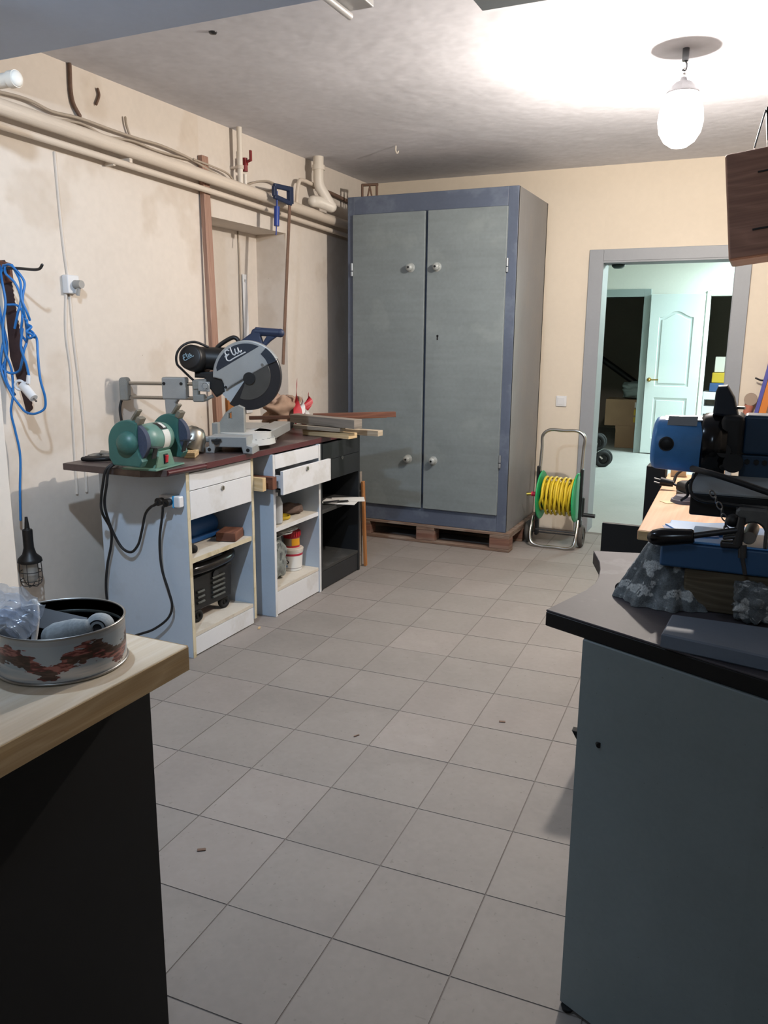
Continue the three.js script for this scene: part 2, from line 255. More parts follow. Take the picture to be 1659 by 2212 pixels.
function tubeLamp(cfg, name, label, drop) {
  const t = thing(name, label, 'lamp', cfg.pos);
  part(t, 'housing', [span(-0.06, 0.06, 0.012, 0.035, -cfg.len / 2, cfg.len / 2, 0.004), span(-0.02, 0.02, 0.035, drop, -0.3, -0.26, 0.002), span(-0.02, 0.02, 0.035, drop, 0.26, 0.3, 0.002)], M.white);
  for (const s of [-1, 1]) part(t, 'tube', cyl(0.013, 0.013, cfg.len - 0.05, [s * 0.035, -0.006, 0], [90 * DEG, 0, 0], 16), emit(cfg.color, cfg.glow));
  const l = new THREE.RectAreaLight(cfg.color, cfg.nits, cfg.width, cfg.len); l.position.set(cfg.pos[0], cfg.pos[1] - 0.024, cfg.pos[2]); l.lookAt(cfg.pos[0], 0, cfg.pos[2] + 1e-4); scene.add(l);
}
{ // cool work lamp in a tin shade, turned to the left bench
  const t = thing('work_lamp', 'cool white work lamp in a grey metal shade clamped beside the ceiling beam', 'lamp', SPOT.pos);
  const d = V(...SPOT.aim).sub(V(...SPOT.pos)).normalize(), q = new THREE.Quaternion().setFromUnitVectors(V(0, -1, 0), d);
  const put = (g) => { g.applyMatrix4(new THREE.Matrix4().makeRotationFromQuaternion(q)); return g; };
  part(t, 'shade', put(lathe([[0.0, 0.105], [0.022, 0.105], [0.024, 0.06], [0.05, 0.03], [0.085, -0.045], [0.083, -0.045], [0.048, 0.026], [0.0, 0.055]], 36)), M.sheetMetal);
  part(t, 'bulb', put(lathe([[0, -0.02], [0.018, -0.014], [0.026, 0.004], [0.022, 0.024], [0.012, 0.04]], 24)), emit(SPOT.color, 6));
  part(t, 'clamp', [rod([0, 0.06, 0.03], [0, 0.16, 0.06], 0.008, 8), span(-0.012, 0.012, 0.15, 0.25, 0.05, 0.074, 0.002)], M.darkSteel);
  const l = new THREE.SpotLight(SPOT.color, SPOT.cd, 0, SPOT.angle * DEG, 1, 2); const o = V(...SPOT.pos).addScaledVector(d, 0.03); l.position.copy(o); l.target.position.set(...SPOT.aim); scene.add(l.target); l.castShadow = true; l.shadow.radius = 1.6; l.shadow.mapSize.set(2048, 2048); l.shadow.bias = -0.001; scene.add(l);
}
{ const t = thing('lamp_fitting', 'end of an unlit white tube lamp fitting under the ceiling by the beam', 'lamp fitting', [-1.185, 2.405, -1.775]);
  part(t, 'housing', [span(-0.05, 0.05, 0.0, 0.03, -0.6, 0.6, 0.004), span(-0.02, 0.02, 0.03, 0.0465, -0.5, -0.46, 0.002)], M.white);
  part(t, 'tube', rod([-0.03, -0.012, -0.6], [-0.03, -0.012, 0.6], 0.011, 14), M.white); }
tubeLamp(REAR_TUBE, 'tube_lamp', 'white fluorescent tube lamp on the ceiling behind the viewer', H - REAR_TUBE.pos[1]);
tubeLamp(FAR_TUBE, 'tube_lamp', 'white fluorescent tube lamp on the ceiling of the room beyond the doorway', H - FAR_TUBE.pos[1]);
solo('cable_tray', 'flat grey cable tray hung under the ceiling beside the lamp', 'cable tray', [span(-0.935, -0.3, 2.5, 2.545, -2.78, -2.42, 0.003), span(-0.8, -0.78, 2.54, H, -2.65, -2.63, 0), span(-0.5, -0.48, 2.54, H, -2.65, -2.63, 0)], painted(0x7f8a90, 0.06, { seed: 22, rough: 0.6, size: 256 }));
solo('hook', 'small pale hook screwed into the ceiling in front of the grey cupboard', 'hook', tube([[-2.238, H + 0.004, -5.016], [-2.238, H - 0.03, -5.016], [-2.228, H - 0.045, -5.016], [-2.22, H - 0.034, -5.016]], 0.005), M.offWhite);
solo('screw', 'small dark screw head left in the ceiling near the beam', 'screw', lathe([[0, -0.008], [0.014, -0.006], [0.017, 0], [0.017, 0.004], [0, 0.004]], 16, [-2.126, H - 0.001, -2.945]), M.darkSteel);

// ------------------------------------------------------------------ pipes and cables high on the left wall
solo('heating_pipe', 'thick cream painted pipe running along the top of the left wall', 'pipe', [tube([[-2.885, 2.36, -2.2], [-2.885, 2.336, -3.2], [-2.885, 2.31, -4.2], [-2.885, 2.268, -5.6], [-2.885, 2.26, -6.0]], 0.033, 60, 14), ...[-3.3, -4.55, -5.5].map((z) => span(XL + 0.0005, -2.885, 2.28, 2.3, z, z + 0.02, 0))], M.pipe);
solo('heating_pipe', 'thinner cream pipe running just under the thick wall pipe', 'pipe', [tube([[-2.903, 2.293, -2.2], [-2.903, 2.272, -3.2], [-2.903, 2.245, -4.2], [-2.903, 2.2, -5.6], [-2.903, 2.19, -6.0]], 0.016, 60, 12), ...[-3.2, -4.65].map((z) => span(XL + 0.0005, -2.903, 2.25, 2.262, z, z + 0.015, 0))], M.pipe);
{
  const t = thing('riser_pipe', 'white vertical pipe from ceiling to wall pipe with a red valve', 'pipe', [-2.895, 2.3, -4.235]);
  part(t, 'pipe', [rod([0, 0.02, 0], [0, 0.352, 0], 0.016), rod([0.0, 0.02, -0.05], [0, 0.1, -0.05], 0.011)], M.pipeWhite);
  part(t, 'valve', [rod([0.0, 0.115, -0.05], [0, 0.19, -0.05], 0.016), box(0.03, 0.03, 0.03, [0, 0.165, -0.05]), rod([0, 0.165, -0.05], [0.04, 0.175, -0.05], 0.008), box(0.012, 0.06, 0.016, [0.042, 0.2, -0.05])], M.redDark, 'red valve');
  part(t, 'collar', [cyl(0.022, 0.022, 0.02, [0, 0.13, 0]), span(-0.07, 0, 0.124, 0.136, -0.01, 0.01, 0)], M.pipe);
}
solo('drain_pipe', 'fat white drain pipe bending off the ceiling above the bar clamp', 'pipe', [tube([[-2.85, H + 0.01, -5.1], [-2.85, 2.56, -5.1], [-2.85, 2.47, -5.11], [-2.82, 2.4, -5.14], [-2.79, 2.335, -5.17]], 0.036, 40, 16), tube([[-2.79, 2.335, -5.17], [-2.85, 2.36, -5.1], [-2.87, 2.36, -5.06]], 0.038, 20, 16), cyl(0.043, 0.043, 0.03, [-2.85, 2.58, -5.1])], M.pipeWhite);
solo('thin_pipe', 'thin cream pipe bent like a hook beside the fat drain pipe', 'pipe', tube([[-2.9, 2.3, -4.882], [-2.9, 2.42, -4.905], [-2.9, 2.472, -4.93], [-2.9, 2.482, -4.985], [-2.9, 2.478, -5.084], [-2.92, 2.482, -5.2], [-2.965, 2.482, -5.22]], 0.013, 50, 10), M.pipe);
solo('conduit', 'rusty brown conduit on the wall left of the cupboard top', 'pipe', tube([[-2.93, 2.475, -5.24], [-2.93, 2.47, -5.45], [-2.93, 2.455, -5.7], [-2.93, 2.45, -6.1]], 0.014, 30, 8), M.rust);
solo('waste_pipe', 'short white pipe stub sticking out of the left wall under the beam', 'pipe', [rod([XL - 0.01, 2.315, -2.2], [-2.43, 2.312, -2.2], 0.024), cyl(0.028, 0.028, 0.03, [-2.425, 2.312, -2.2], [0, 0, 90 * DEG]), xf(flat(new THREE.SphereGeometry(0.026, 16, 10)), [-2.41, 2.312, -2.2], [0, 0, 0], [0.5, 1, 1])], M.pipeWhite);
solo('bracket_frame', 'small rusty frame of square bar standing on top of the grey cupboard', 'bracket', [rod([-2.69, 2.404, -5.45], [-2.69, 2.52, -5.45], 0.009, 6), rod([-2.585, 2.404, -5.47], [-2.585, 2.52, -5.47], 0.009, 6), rod([-2.695, 2.515, -5.45], [-2.575, 2.515, -5.47], 0.01, 6), rod([-2.66, 2.404, -5.46], [-2.635, 2.51, -5.46], 0.006, 6), rod([-2.612, 2.404, -5.46], [-2.637, 2.51, -5.46], 0.006, 6)], M.rust);
{
  const W = [
    ['longest of the grey brown cables sagging along the wall above the pipe', [[-2.93, 2.407, -2.4], [-2.93, 2.429, -2.724], [-2.93, 2.413, -2.847], [-2.93, 2.422, -3.009], [-2.93, 2.417, -3.214], [-2.93, 2.416, -3.407], [-2.93, 2.419, -3.582], [-2.93, 2.398, -3.829], [-2.93, 2.365, -4.014], [-2.93, 2.345, -4.193]], 0.007],
    ['second cable of the sagging bundle, dipping lowest before the timber post', [[-2.94, 2.36, -2.75], [-2.94, 2.39, -2.9], [-2.94, 2.405, -3.037], [-2.945, 2.385, -3.181], [-2.94, 2.4, -3.374], [-2.94, 2.39, -3.544], [-2.94, 2.397, -3.82]], 0.006],
    ['pale cable crossing from the post top to the white riser pipe', [[-2.92, 2.4, -3.829], [-2.92, 2.393, -3.994], [-2.92, 2.378, -4.15], [-2.93, 2.345, -4.225]], 0.006],
    ['loose cable loop between the red valve and the blue clamp', [[-2.93, 2.34, -4.311], [-2.93, 2.396, -4.489], [-2.93, 2.415, -4.622], [-2.93, 2.398, -4.704], [-2.935, 2.36, -4.6], [-2.93, 2.347, -4.487], [-2.93, 2.335, -4.36]], 0.006],
    ['dark torn cable hanging straight down from the ceiling edge', [[-2.95, 2.645, -2.996], [-2.95, 2.526, -2.993], [-2.948, 2.48, -3.002], [-2.944, 2.438, -3.031]], 0.009],
    ['short dark cable end dangling right of the torn cable', [[-2.95, 2.585, -3.164], [-2.95, 2.561, -3.17], [-2.95, 2.516, -3.148]], 0.006],
    ['short curled cable tail standing up from the bundle', [[-2.945, 2.5, -3.335], [-2.945, 2.47, -3.338], [-2.945, 2.42, -3.36]], 0.006],
  ];
  W.forEach(([l, p, r], i) => solo('wall_cable', l, 'cable', tube(p, r), i > 3 && i < 6 ? M.rust : M.greyCable));
  const wc = [['plaster coloured cable running down from the pipe to the wall socket', [[-2.957, 2.25, -2.876], [-2.957, 2.075, -2.88], [-2.957, 1.876, -2.887], [-2.955, 1.72, -2.9]]],
    ['left of the two plaster coloured cables below the wall socket', [[-2.957, 1.645, -2.883], [-2.957, 1.461, -2.865], [-2.957, 1.29, -2.877], [-2.957, 1.116, -2.869], [-2.957, 0.7, -2.859]]],
    ['right of the two plaster coloured cables below the wall socket', [[-2.957, 1.645, -2.905], [-2.957, 1.461, -2.908], [-2.957, 1.245, -2.922], [-2.957, 1.045, -2.932], [-2.957, 0.7, -2.921]]]];
  for (const [l, p] of wc) solo('wall_cable', l, 'cable', tube(p, 0.0075), M.wall);
  solo('wall_cable', 'thin pale cable hanging in the wall niche behind the saw', 'cable', tube([[-3.19, 2.135, -4.62], [-3.185, 1.9, -4.62], [-3.185, 1.6, -4.615], [-3.185, 1.2, -4.62]], 0.005), M.greyCable);
}
{ // wall socket with plug
  const t = thing('wall_socket', 'white surface wall socket with a grey plug above the grinder', 'socket', [XL, 1.683, -2.903]);
  part(t, 'box', span(-0.002, 0.036, -0.042, 0.042, -0.036, 0.036, 0.006), M.white);
  part(t, 'plug', [cyl(0.02, 0.018, 0.04, [0.056, 0.0, -0.008], [0, 0, 90 * DEG]), rod([0.06, -0.005, -0.008], [0.05, -0.05, -0.005], 0.009)], plain(0x9a9893, 0.6));
}
{ // leaning timber post
  const a = V(-2.942, 2.44, -3.93), b = V(-2.88, 0.015, -3.955), c = a.clone().add(b).multiplyScalar(0.5);
  const m = solo('timber_post', 'tall reddish brown timber leaning on the wall behind the saw', 'timber', box(0.03, a.distanceTo(b), 0.06, [0, 0, 0], [0, 0, 0], 0.004), M.postWood);
  m.position.copy(c); m.rotation.z = Math.atan2(a.x - b.x, a.y - b.y) * -1;
  solo('wooden_board', 'orange brown board standing upright beside the timber post', 'board', box(0.02, 1.2, 0.14, [-2.87, 0.6, -4.06], [0, 0.1, 0.02]), M.orangeWood);
}
{ // bar clamp hung on the pipe
  const t = thing('bar_clamp', 'long bar clamp with a dark blue jaw hung on the wall pipe', 'clamp', [-2.8, 2.3, -4.63]);
  part(t, 'bar', box(0.008, 1.05, 0.028, [0.002, -0.5, 0.055], [-0.115, 0, 0]), M.rust);
  part(t, 'jaw', [box(0.026, 0.1, 0.045, [0, 0.03, -0.01]), box(0.024, 0.03, 0.2, [0, 0.062, 0.08], [0.05, 0, 0], 0.008), box(0.024, 0.03, 0.2, [0, -0.012, 0.08], [-0.08, 0, 0], 0.008), box(0.024, 0.06, 0.03, [0, 0.026, 0.175], [0, 0, 0], 0.006)], M.navyGrip, 'dark blue jaw');
  part(t, 'handle', [rod([0.0, -0.06, 0.15], [0, -0.175, 0.158], 0.017, 12), rod([0.0, 0.03, 0.145], [0, -0.07, 0.15], 0.006, 8), rod([0, -0.17, 0.158], [0, -0.23, 0.165], 0.004, 8)], plain(0x1b3a8a, 0.4), 'blue handle');
}
{ const g = ext(shape([[-0.024, 0], [0.024, 0], [0.05, -0.66], [-0.02, -0.66]], [circlePts(0, -0.03, 0.01, 0, 360, 14).reverse()]), 0.006, [0, 0, 0], [0, 90 * DEG, 0]);
  const m = solo('plastic_strip', 'white plastic strip with a hanging hole, standing in the wall niche', 'strip', g, M.white); m.position.set(-3.185, 1.86, -4.67); m.scale.y = 1.4; }

// ------------------------------------------------------------------ hook with handsaw, blue cord and inspection lamp
solo('wall_hook', 'dark steel rod hook sticking out of the left wall above the handsaw', 'hook', tube([[XL - 0.01, 1.725, -2.5], [-2.83, 1.721, -2.5], [-2.715, 1.713, -2.5], [-2.695, 1.717, -2.5], [-2.682, 1.73, -2.5]], 0.006, 40, 8), M.darkSteel);
{
  const t = thing('hand_saw', 'old rusty brown handsaw blade hanging behind the blue cord', 'hand saw', [-2.9, 1.4, -2.535]);
  const pts = [[-0.03, 0.36], [0.0, 0.3]]; const top = [-0.004, 0.28], bot = [0.058, -0.262], n = 60;
  for (let i = 0; i <= n; i++) { const k = i / n, x = top[0] + (bot[0] - top[0]) * k, y = top[1] + (bot[1] - top[1]) * k; pts.push([x + (i % 2 ? 0.0045 : 0), y]); }
  pts.push([0.022, -0.288], [0.005, -0.215], [-0.05, -0.04], [-0.052, 0.36]);
  part(t, 'blade', ext(shape(pts.reverse()), 0.0016, [0, 0, 0], [0, 0, 0], 0), painted(0x4a3736, 0.16, { seed: 24, rough: 0.55, metal: 0.3, metres: 0.3, size: 256, stain: 0.4, stainColor: 0x5c463e }));
  part(t, 'handle', ext(shape([[-0.055, 0.26], [0.004, 0.27], [0.0, 0.345], [-0.055, 0.36]], [circlePts(-0.026, 0.315, 0.014, 0, 360, 16).reverse()]), 0.02, [0, 0, -0.009], [0, 0, 0], 0.004), M.brownWood);
}
{
  const t = thing('extension_cord', 'tangled bright blue cord with a white plug hanging over the wall hook', 'cord', [0, 0, 0]);
  const fx = (p, k) => p.map((q, i) => [Math.max(q[0], XL + 0.012), q[1], q[2] + 0.012 * Math.sin(i * 1.7 + k * 2.1) + 0.004 * k]);
  const S = [
    [[-2.903, 1.734, -2.5], [-2.846, 1.733, -2.5], [-2.816, 1.698, -2.5], [-2.801, 1.664, -2.5], [-2.798, 1.611, -2.5], [-2.799, 1.564, -2.5], [-2.81, 1.508, -2.5], [-2.811, 1.429, -2.5], [-2.814, 1.387, -2.5], [-2.84, 1.335, -2.5], [-2.881, 1.299, -2.5], [-2.924, 1.291, -2.5], [-2.953, 1.314, -2.5], [-2.964, 1.336, -2.5]],
    [[-2.908, 1.731, -2.5], [-2.921, 1.666, -2.5], [-2.914, 1.584, -2.5], [-2.923, 1.476, -2.5], [-2.924, 1.379, -2.5], [-2.917, 1.305, -2.5], [-2.913, 1.196, -2.5], [-2.916, 1.129, -2.5], [-2.915, 1.045, -2.5], [-2.912, 0.943, -2.5], [-2.915, 0.778, -2.5], [-2.918, 0.647, -2.5]],
    [[-2.895, 1.735, -2.5], [-2.924, 1.698, -2.5], [-2.935, 1.629, -2.5], [-2.933, 1.508, -2.5], [-2.941, 1.444, -2.5], [-2.954, 1.379, -2.5], [-2.95, 1.307, -2.5], [-2.916, 1.202, -2.5], [-2.881, 1.154, -2.5], [-2.824, 1.128, -2.5], [-2.77, 1.126, -2.5], [-2.736, 1.147, -2.5], [-2.723, 1.19, -2.5], [-2.723, 1.267, -2.5], [-2.735, 1.36, -2.5], [-2.75, 1.436, -2.5], [-2.746, 1.451, -2.5]],
    [[-2.779, 1.511, -2.5], [-2.767, 1.499, -2.5], [-2.779, 1.477, -2.5], [-2.763, 1.461, -2.5], [-2.742, 1.448, -2.5], [-2.765, 1.439, -2.5], [-2.787, 1.483, -2.5], [-2.793, 1.508, -2.5]],
    [[-2.89, 1.735, -2.5], [-2.88, 1.703, -2.5], [-2.849, 1.665, -2.5], [-2.83, 1.602, -2.5], [-2.836, 1.54, -2.5], [-2.857, 1.48, -2.5]],
    [[-2.879, 1.575, -2.5], [-2.852, 1.574, -2.5], [-2.823, 1.552, -2.5], [-2.805, 1.514, -2.5], [-2.821, 1.457, -2.5], [-2.822, 1.432, -2.5], [-2.805, 1.426, -2.5], [-2.777, 1.448, -2.5]],
    [[-2.855, 1.735, -2.5], [-2.809, 1.667, -2.5], [-2.791, 1.596, -2.5], [-2.776, 1.539, -2.5], [-2.781, 1.514, -2.5]],
    [[-2.81, 1.476, -2.5], [-2.813, 1.397, -2.5], [-2.809, 1.333, -2.5], [-2.806, 1.275, -2.5]],
    [[-2.9, 1.735, -2.5], [-2.94, 1.65, -2.5], [-2.944, 1.52, -2.5], [-2.935, 1.4, -2.5], [-2.94, 1.32, -2.5], [-2.93, 1.25, -2.5], [-2.912, 1.2, -2.5]],
    [[-2.775, 1.515, -2.49], [-2.782, 1.495, -2.488], [-2.763, 1.485, -2.488], [-2.772, 1.465, -2.488], [-2.75, 1.455, -2.488], [-2.756, 1.442, -2.49]],
  ];
  part(t, 'cord', S.map((p, k) => tube(fx(p, k % 4), 0.0052, 0, 8)), M.blueCord);
  part(t, 'plug', [rod([-2.806, 1.285, -2.497], [-2.808, 1.25, -2.492], 0.009), rod([-2.838, 1.243, -2.49], [-2.775, 1.19, -2.485], 0.02, 18, 0.018), xf(flat(new THREE.TorusGeometry(0.019, 0.006, 8, 20)), [-2.842, 1.243, -2.478], [0, 30 * DEG, 0])], M.white, 'white plug');
  part(t, 'pin', [rod([-2.778, 1.192, -2.485], [-2.758, 1.178, -2.482], 0.004)], M.steel);
}
{
  const t = thing('inspection_lamp', 'black handled inspection lamp with a wire cage hanging by the pillar', 'lamp', [-2.9, 0.42, -2.5]);
  part(t, 'handle', lathe([[0.0, 0.24], [0.006, 0.24], [0.011, 0.19], [0.012, 0.185], [0.02, 0.183], [0.022, 0.18], [0.022, 0.1], [0.03, 0.07], [0.05, 0.05], [0.053, 0.035], [0.046, 0.03], [0.0, 0.03]], 26), M.black);
  part(t, 'glass', lathe([[0.0, -0.065], [0.02, -0.06], [0.03, -0.045], [0.033, 0.0], [0.033, 0.03]], 24), new THREE.MeshPhysicalMaterial({ color: 0xd6d6d2, roughness: 0.25, transmission: 0.7, thickness: 0 }));
  part(t, 'bulb', [lathe([[0, -0.045], [0.015, -0.03], [0.017, 0.0], [0.012, 0.03]], 18), ...[0, 1, 2, 3].map((k) => xf(flat(new THREE.TorusGeometry(0.016, 0.003, 6, 18)), [0, -0.03 + k * 0.015, 0], [90 * DEG, 0, 0]))], M.white);
  const c = []; for (let k = 0; k < 6; k++) { const a = k * 60 * DEG, x = Math.cos(a), z = Math.sin(a); c.push(tube([[0.046 * x, 0.035, 0.046 * z], [0.046 * x, -0.05, 0.046 * z], [0.036 * x, -0.075, 0.036 * z], [0, -0.08, 0]], 0.002, 20, 5)); }
  for (const y of [-0.01, -0.05]) c.push(xf(flat(new THREE.TorusGeometry(0.046, 0.002, 5, 26)), [0, y, 0], [90 * DEG, 0, 0]));
  part(t, 'cage', c, M.darkSteel);
}

// ------------------------------------------------------------------ three shelf cabinets and the worktop
function shelfCabinet(label, o) {
  const { x: xf_, xb, zn, zf: zfar, top, shelfY, baseY, d1, d2, mats } = o;           // zn nearer side, zf far side
  const t = thing('shelf_cabinet', label, 'cabinet', [(xf_ + xb) / 2, 0, (zn + zfar) / 2]);
  const X = xf_ - t.position.x, B = xb - t.position.x, Zn = zn - t.position.z, Zf = zfar - t.position.z, th = o.th || 0.02;
  part(t, 'side_panel', span(B, X, 0, top, Zn - th, Zn, 0.001), mats.side); part(t, 'side_panel', span(B, X, o.farLift || 0, top, Zf, Zf + th, 0.001), mats.side);
  if (mats.edge) { part(t, 'edge_band', span(X, X + 0.0025, 0, top, Zn - th, Zn, 0), mats.edge); part(t, 'edge_band', span(X, X + 0.0025, o.farLift || 0, top, Zf, Zf + th, 0), mats.edge); }
  part(t, 'back_panel', span(B, B + 0.006, 0.02, top, Zf + th, Zn - th, 0), mats.inside);
  part(t, 'bottom_shelf', span(B + 0.006, X - 0.004, baseY - 0.018, baseY, Zf + th, Zn - th, 0.001), mats.shelf);
  part(t, 'plinth', span(X - 0.02, X - 0.004, 0.006, baseY - 0.02, Zf + th, Zn - th, 0.001), mats.front);
  part(t, 'shelf', span(B + 0.006, X - 0.006, shelfY - 0.022, shelfY, Zf + th, Zn - th, 0.001), mats.shelf);
  if (mats.edge) part(t, 'shelf_edge', span(X - 0.006, X - 0.0035, shelfY - 0.022, shelfY, Zf + th, Zn - th, 0), mats.edge);
  const drawer = (y0, y1, out, knob) => {
    const d = part(t, 'drawer', [span(X - 0.014 + out, X + 0.003 + out, y0, y1, Zf + th * (out ? 0.4 : 1) - (out ? 0.03 : 0) + 0.002, Zn - th - 0.002 + (out ? 0.015 : 0), 0.0015), span(B + 0.05, X - 0.014 + out, y0 + 0.02, y1 - 0.03, Zn - th - 0.03, Zn - th - 0.016, 0), span(B + 0.05, X - 0.014 + out, y0 + 0.02, y1 - 0.03, Zf + th + 0.016, Zf + th + 0.03, 0), span(B + 0.05, X - 0.014 + out, y0 + 0.02, y0 + 0.028, Zf + th + 0.016, Zn - th - 0.016, 0)], mats.front);
    if (knob) part(d, 'lock', [cyl(0.011, 0.011, 0.008, [X + 0.006 + out, knob, (Zn + Zf) / 2], [0, 0, 90 * DEG], 18), box(0.003, 0.012, 0.004, [X + 0.011 + out, knob, (Zn + Zf) / 2])], M.chrome, 'chrome lock');
  };
  drawer(...d1); drawer(...d2);
  return t;
}
shelfCabinet('white open shelf cabinet nearest the camera holding the black wheeled machine', { x: -2.24, xb: -2.742, zn: -2.79, zf: -3.312, top: 0.866, shelfY: 0.468, baseY: 0.112, farLift: 0.03, d1: [0.782, 0.86, 0], d2: [0.649, 0.779, 0, 0.757], mats: { side: M.sideBoard, edge: M.edgeBand, inside: M.sideBoard, shelf: M.dustShelf, front: M.whiteBoard } });
shelfCabinet('white open shelf cabinet in the middle with its lower drawer pulled slightly open', { x: -2.2, xb: -2.742, zn: -3.43, zf: -3.925, top: 0.866, shelfY: 0.479, baseY: 0.15, d1: [0.79, 0.862, 0], d2: [0.662, 0.785, 0.055, 0.767], mats: { side: M.sideBoard, edge: M.whiteBoard, inside: M.sideBoard, shelf: M.dustShelf, front: M.whiteBoard } });
shelfCabinet('black open shelf cabinet at the far end of the worktop', { x: -2.2, xb: -2.742, zn: -3.928, zf: -4.43, top: 0.866, shelfY: 0.478, baseY: 0.132, d1: [0.765, 0.862, 0], d2: [0.645, 0.763, 0, 0.757], mats: { side: M.blackBoard, edge: null, inside: M.blackFlat, shelf: M.blackDust, front: M.blackBoard } });
{
  const t = thing('worktop', 'long dark red worktop with dusty surface lying across the three shelf cabinets', 'worktop', [0, 0, 0]);
  const pts = [[-2.76, 2.6], [-2.325, 2.6], [-2.235, 2.66], [-2.215, 2.9], [-2.215, 4.44], [-2.76, 4.44]];
  const g = ext(shape(pts), 0.03, [0, 0.868, 0], [-90 * DEG, 0, 0], 0.002);
  part(t, 'top', g, M.redTop);
  part(t, 'edge_strip', [span(-2.2145, -2.211, 0.87, 0.896, -4.438, -2.905, 0), rod([-2.213, 0.883, -2.9], [-2.233, 0.883, -2.665], 0.012, 4)], M.redEdge, 'bright red edge strip');
}
// power strip and cables on the near cabinet's side
{
  const t = thing('power_strip', 'small white double socket screwed to the side of the near cabinet with two plugs', 'socket', [-2.31, 0.738, -2.789]);
  part(t, 'body', [span(-0.055, 0.06, -0.026, 0.026, 0.0, 0.036, 0.008)], M.white);
  part(t, 'band', span(0.022, 0.03, -0.0262, 0.0262, 0.002, 0.0365, 0), plain(0x2a9ad0, 0.5), 'light blue band');
  for (const [x, dx] of [[-0.035, -0.025], [0.008, -0.012]]) part(t, 'plug', [cyl(0.018, 0.016, 0.03, [x, 0, 0.05], [90 * DEG, 0, 0]), rod([x, -0.002, 0.06], [x + dx, -0.018, 0.062], 0.011, 12, 0.006)], M.black, 'black plug');
}
solo('power_cable', 'black cable hanging in a wide loop from the grinder to the left plug', 'cable', tube([[-2.47, 0.912, -2.66], [-2.46, 0.918, -2.61], [-2.478, 0.896, -2.585], [-2.5, 0.82, -2.585], [-2.56, 0.74, -2.63], [-2.622, 0.66, -2.7], [-2.625, 0.56, -2.74], [-2.59, 0.49, -2.755], [-2.542, 0.479, -2.755], [-2.499, 0.518, -2.755], [-2.472, 0.586, -2.755], [-2.434, 0.675, -2.745], [-2.39, 0.712, -2.735], [-2.37, 0.72, -2.728]], 0.0062), M.cable);
solo('power_cable', 'black cable hanging from the worktop corner down to the floor behind the bench', 'cable', tube([[-2.5, 0.909, -2.66], [-2.475, 0.916, -2.61], [-2.49, 0.894, -2.58], [-2.522, 0.817, -2.585], [-2.56, 0.75, -2.61], [-2.645, 0.66, -2.7], [-2.64, 0.575, -2.74], [-2.66, 0.5, -2.755], [-2.69, 0.402, -2.755], [-2.709, 0.288, -2.755], [-2.704, 0.12, -2.755], [-2.68, 0.007, -2.72]], 0.0062), M.cable);
solo('power_cable', 'black cable drooping from the right plug of the double socket to the floor', 'cable', tube([[-2.32, 0.718, -2.727], [-2.335, 0.684, -2.74], [-2.372, 0.552, -2.755], [-2.368, 0.423, -2.755], [-2.335, 0.319, -2.755], [-2.32, 0.255, -2.755], [-2.342, 0.196, -2.755], [-2.427, 0.126, -2.745], [-2.511, 0.09, -2.73], [-2.6, 0.05, -2.7], [-2.66, 0.007, -2.62]], 0.0058), M.cable);
// timber ends stuffed between the first two cabinets
solo('timber_offcut', 'dark timber stuffed between the white cabinets, its orange end showing', 'timber', span(-2.7, -2.175, 0.695, 0.758, -3.428, -3.39, 0.002), M.brownWood);
solo('timber_offcut', 'pale timber end poking out between the two white cabinets', 'timber', span(-2.7, -2.185, 0.697, 0.765, -3.345, -3.315, 0.002), M.paleWood);
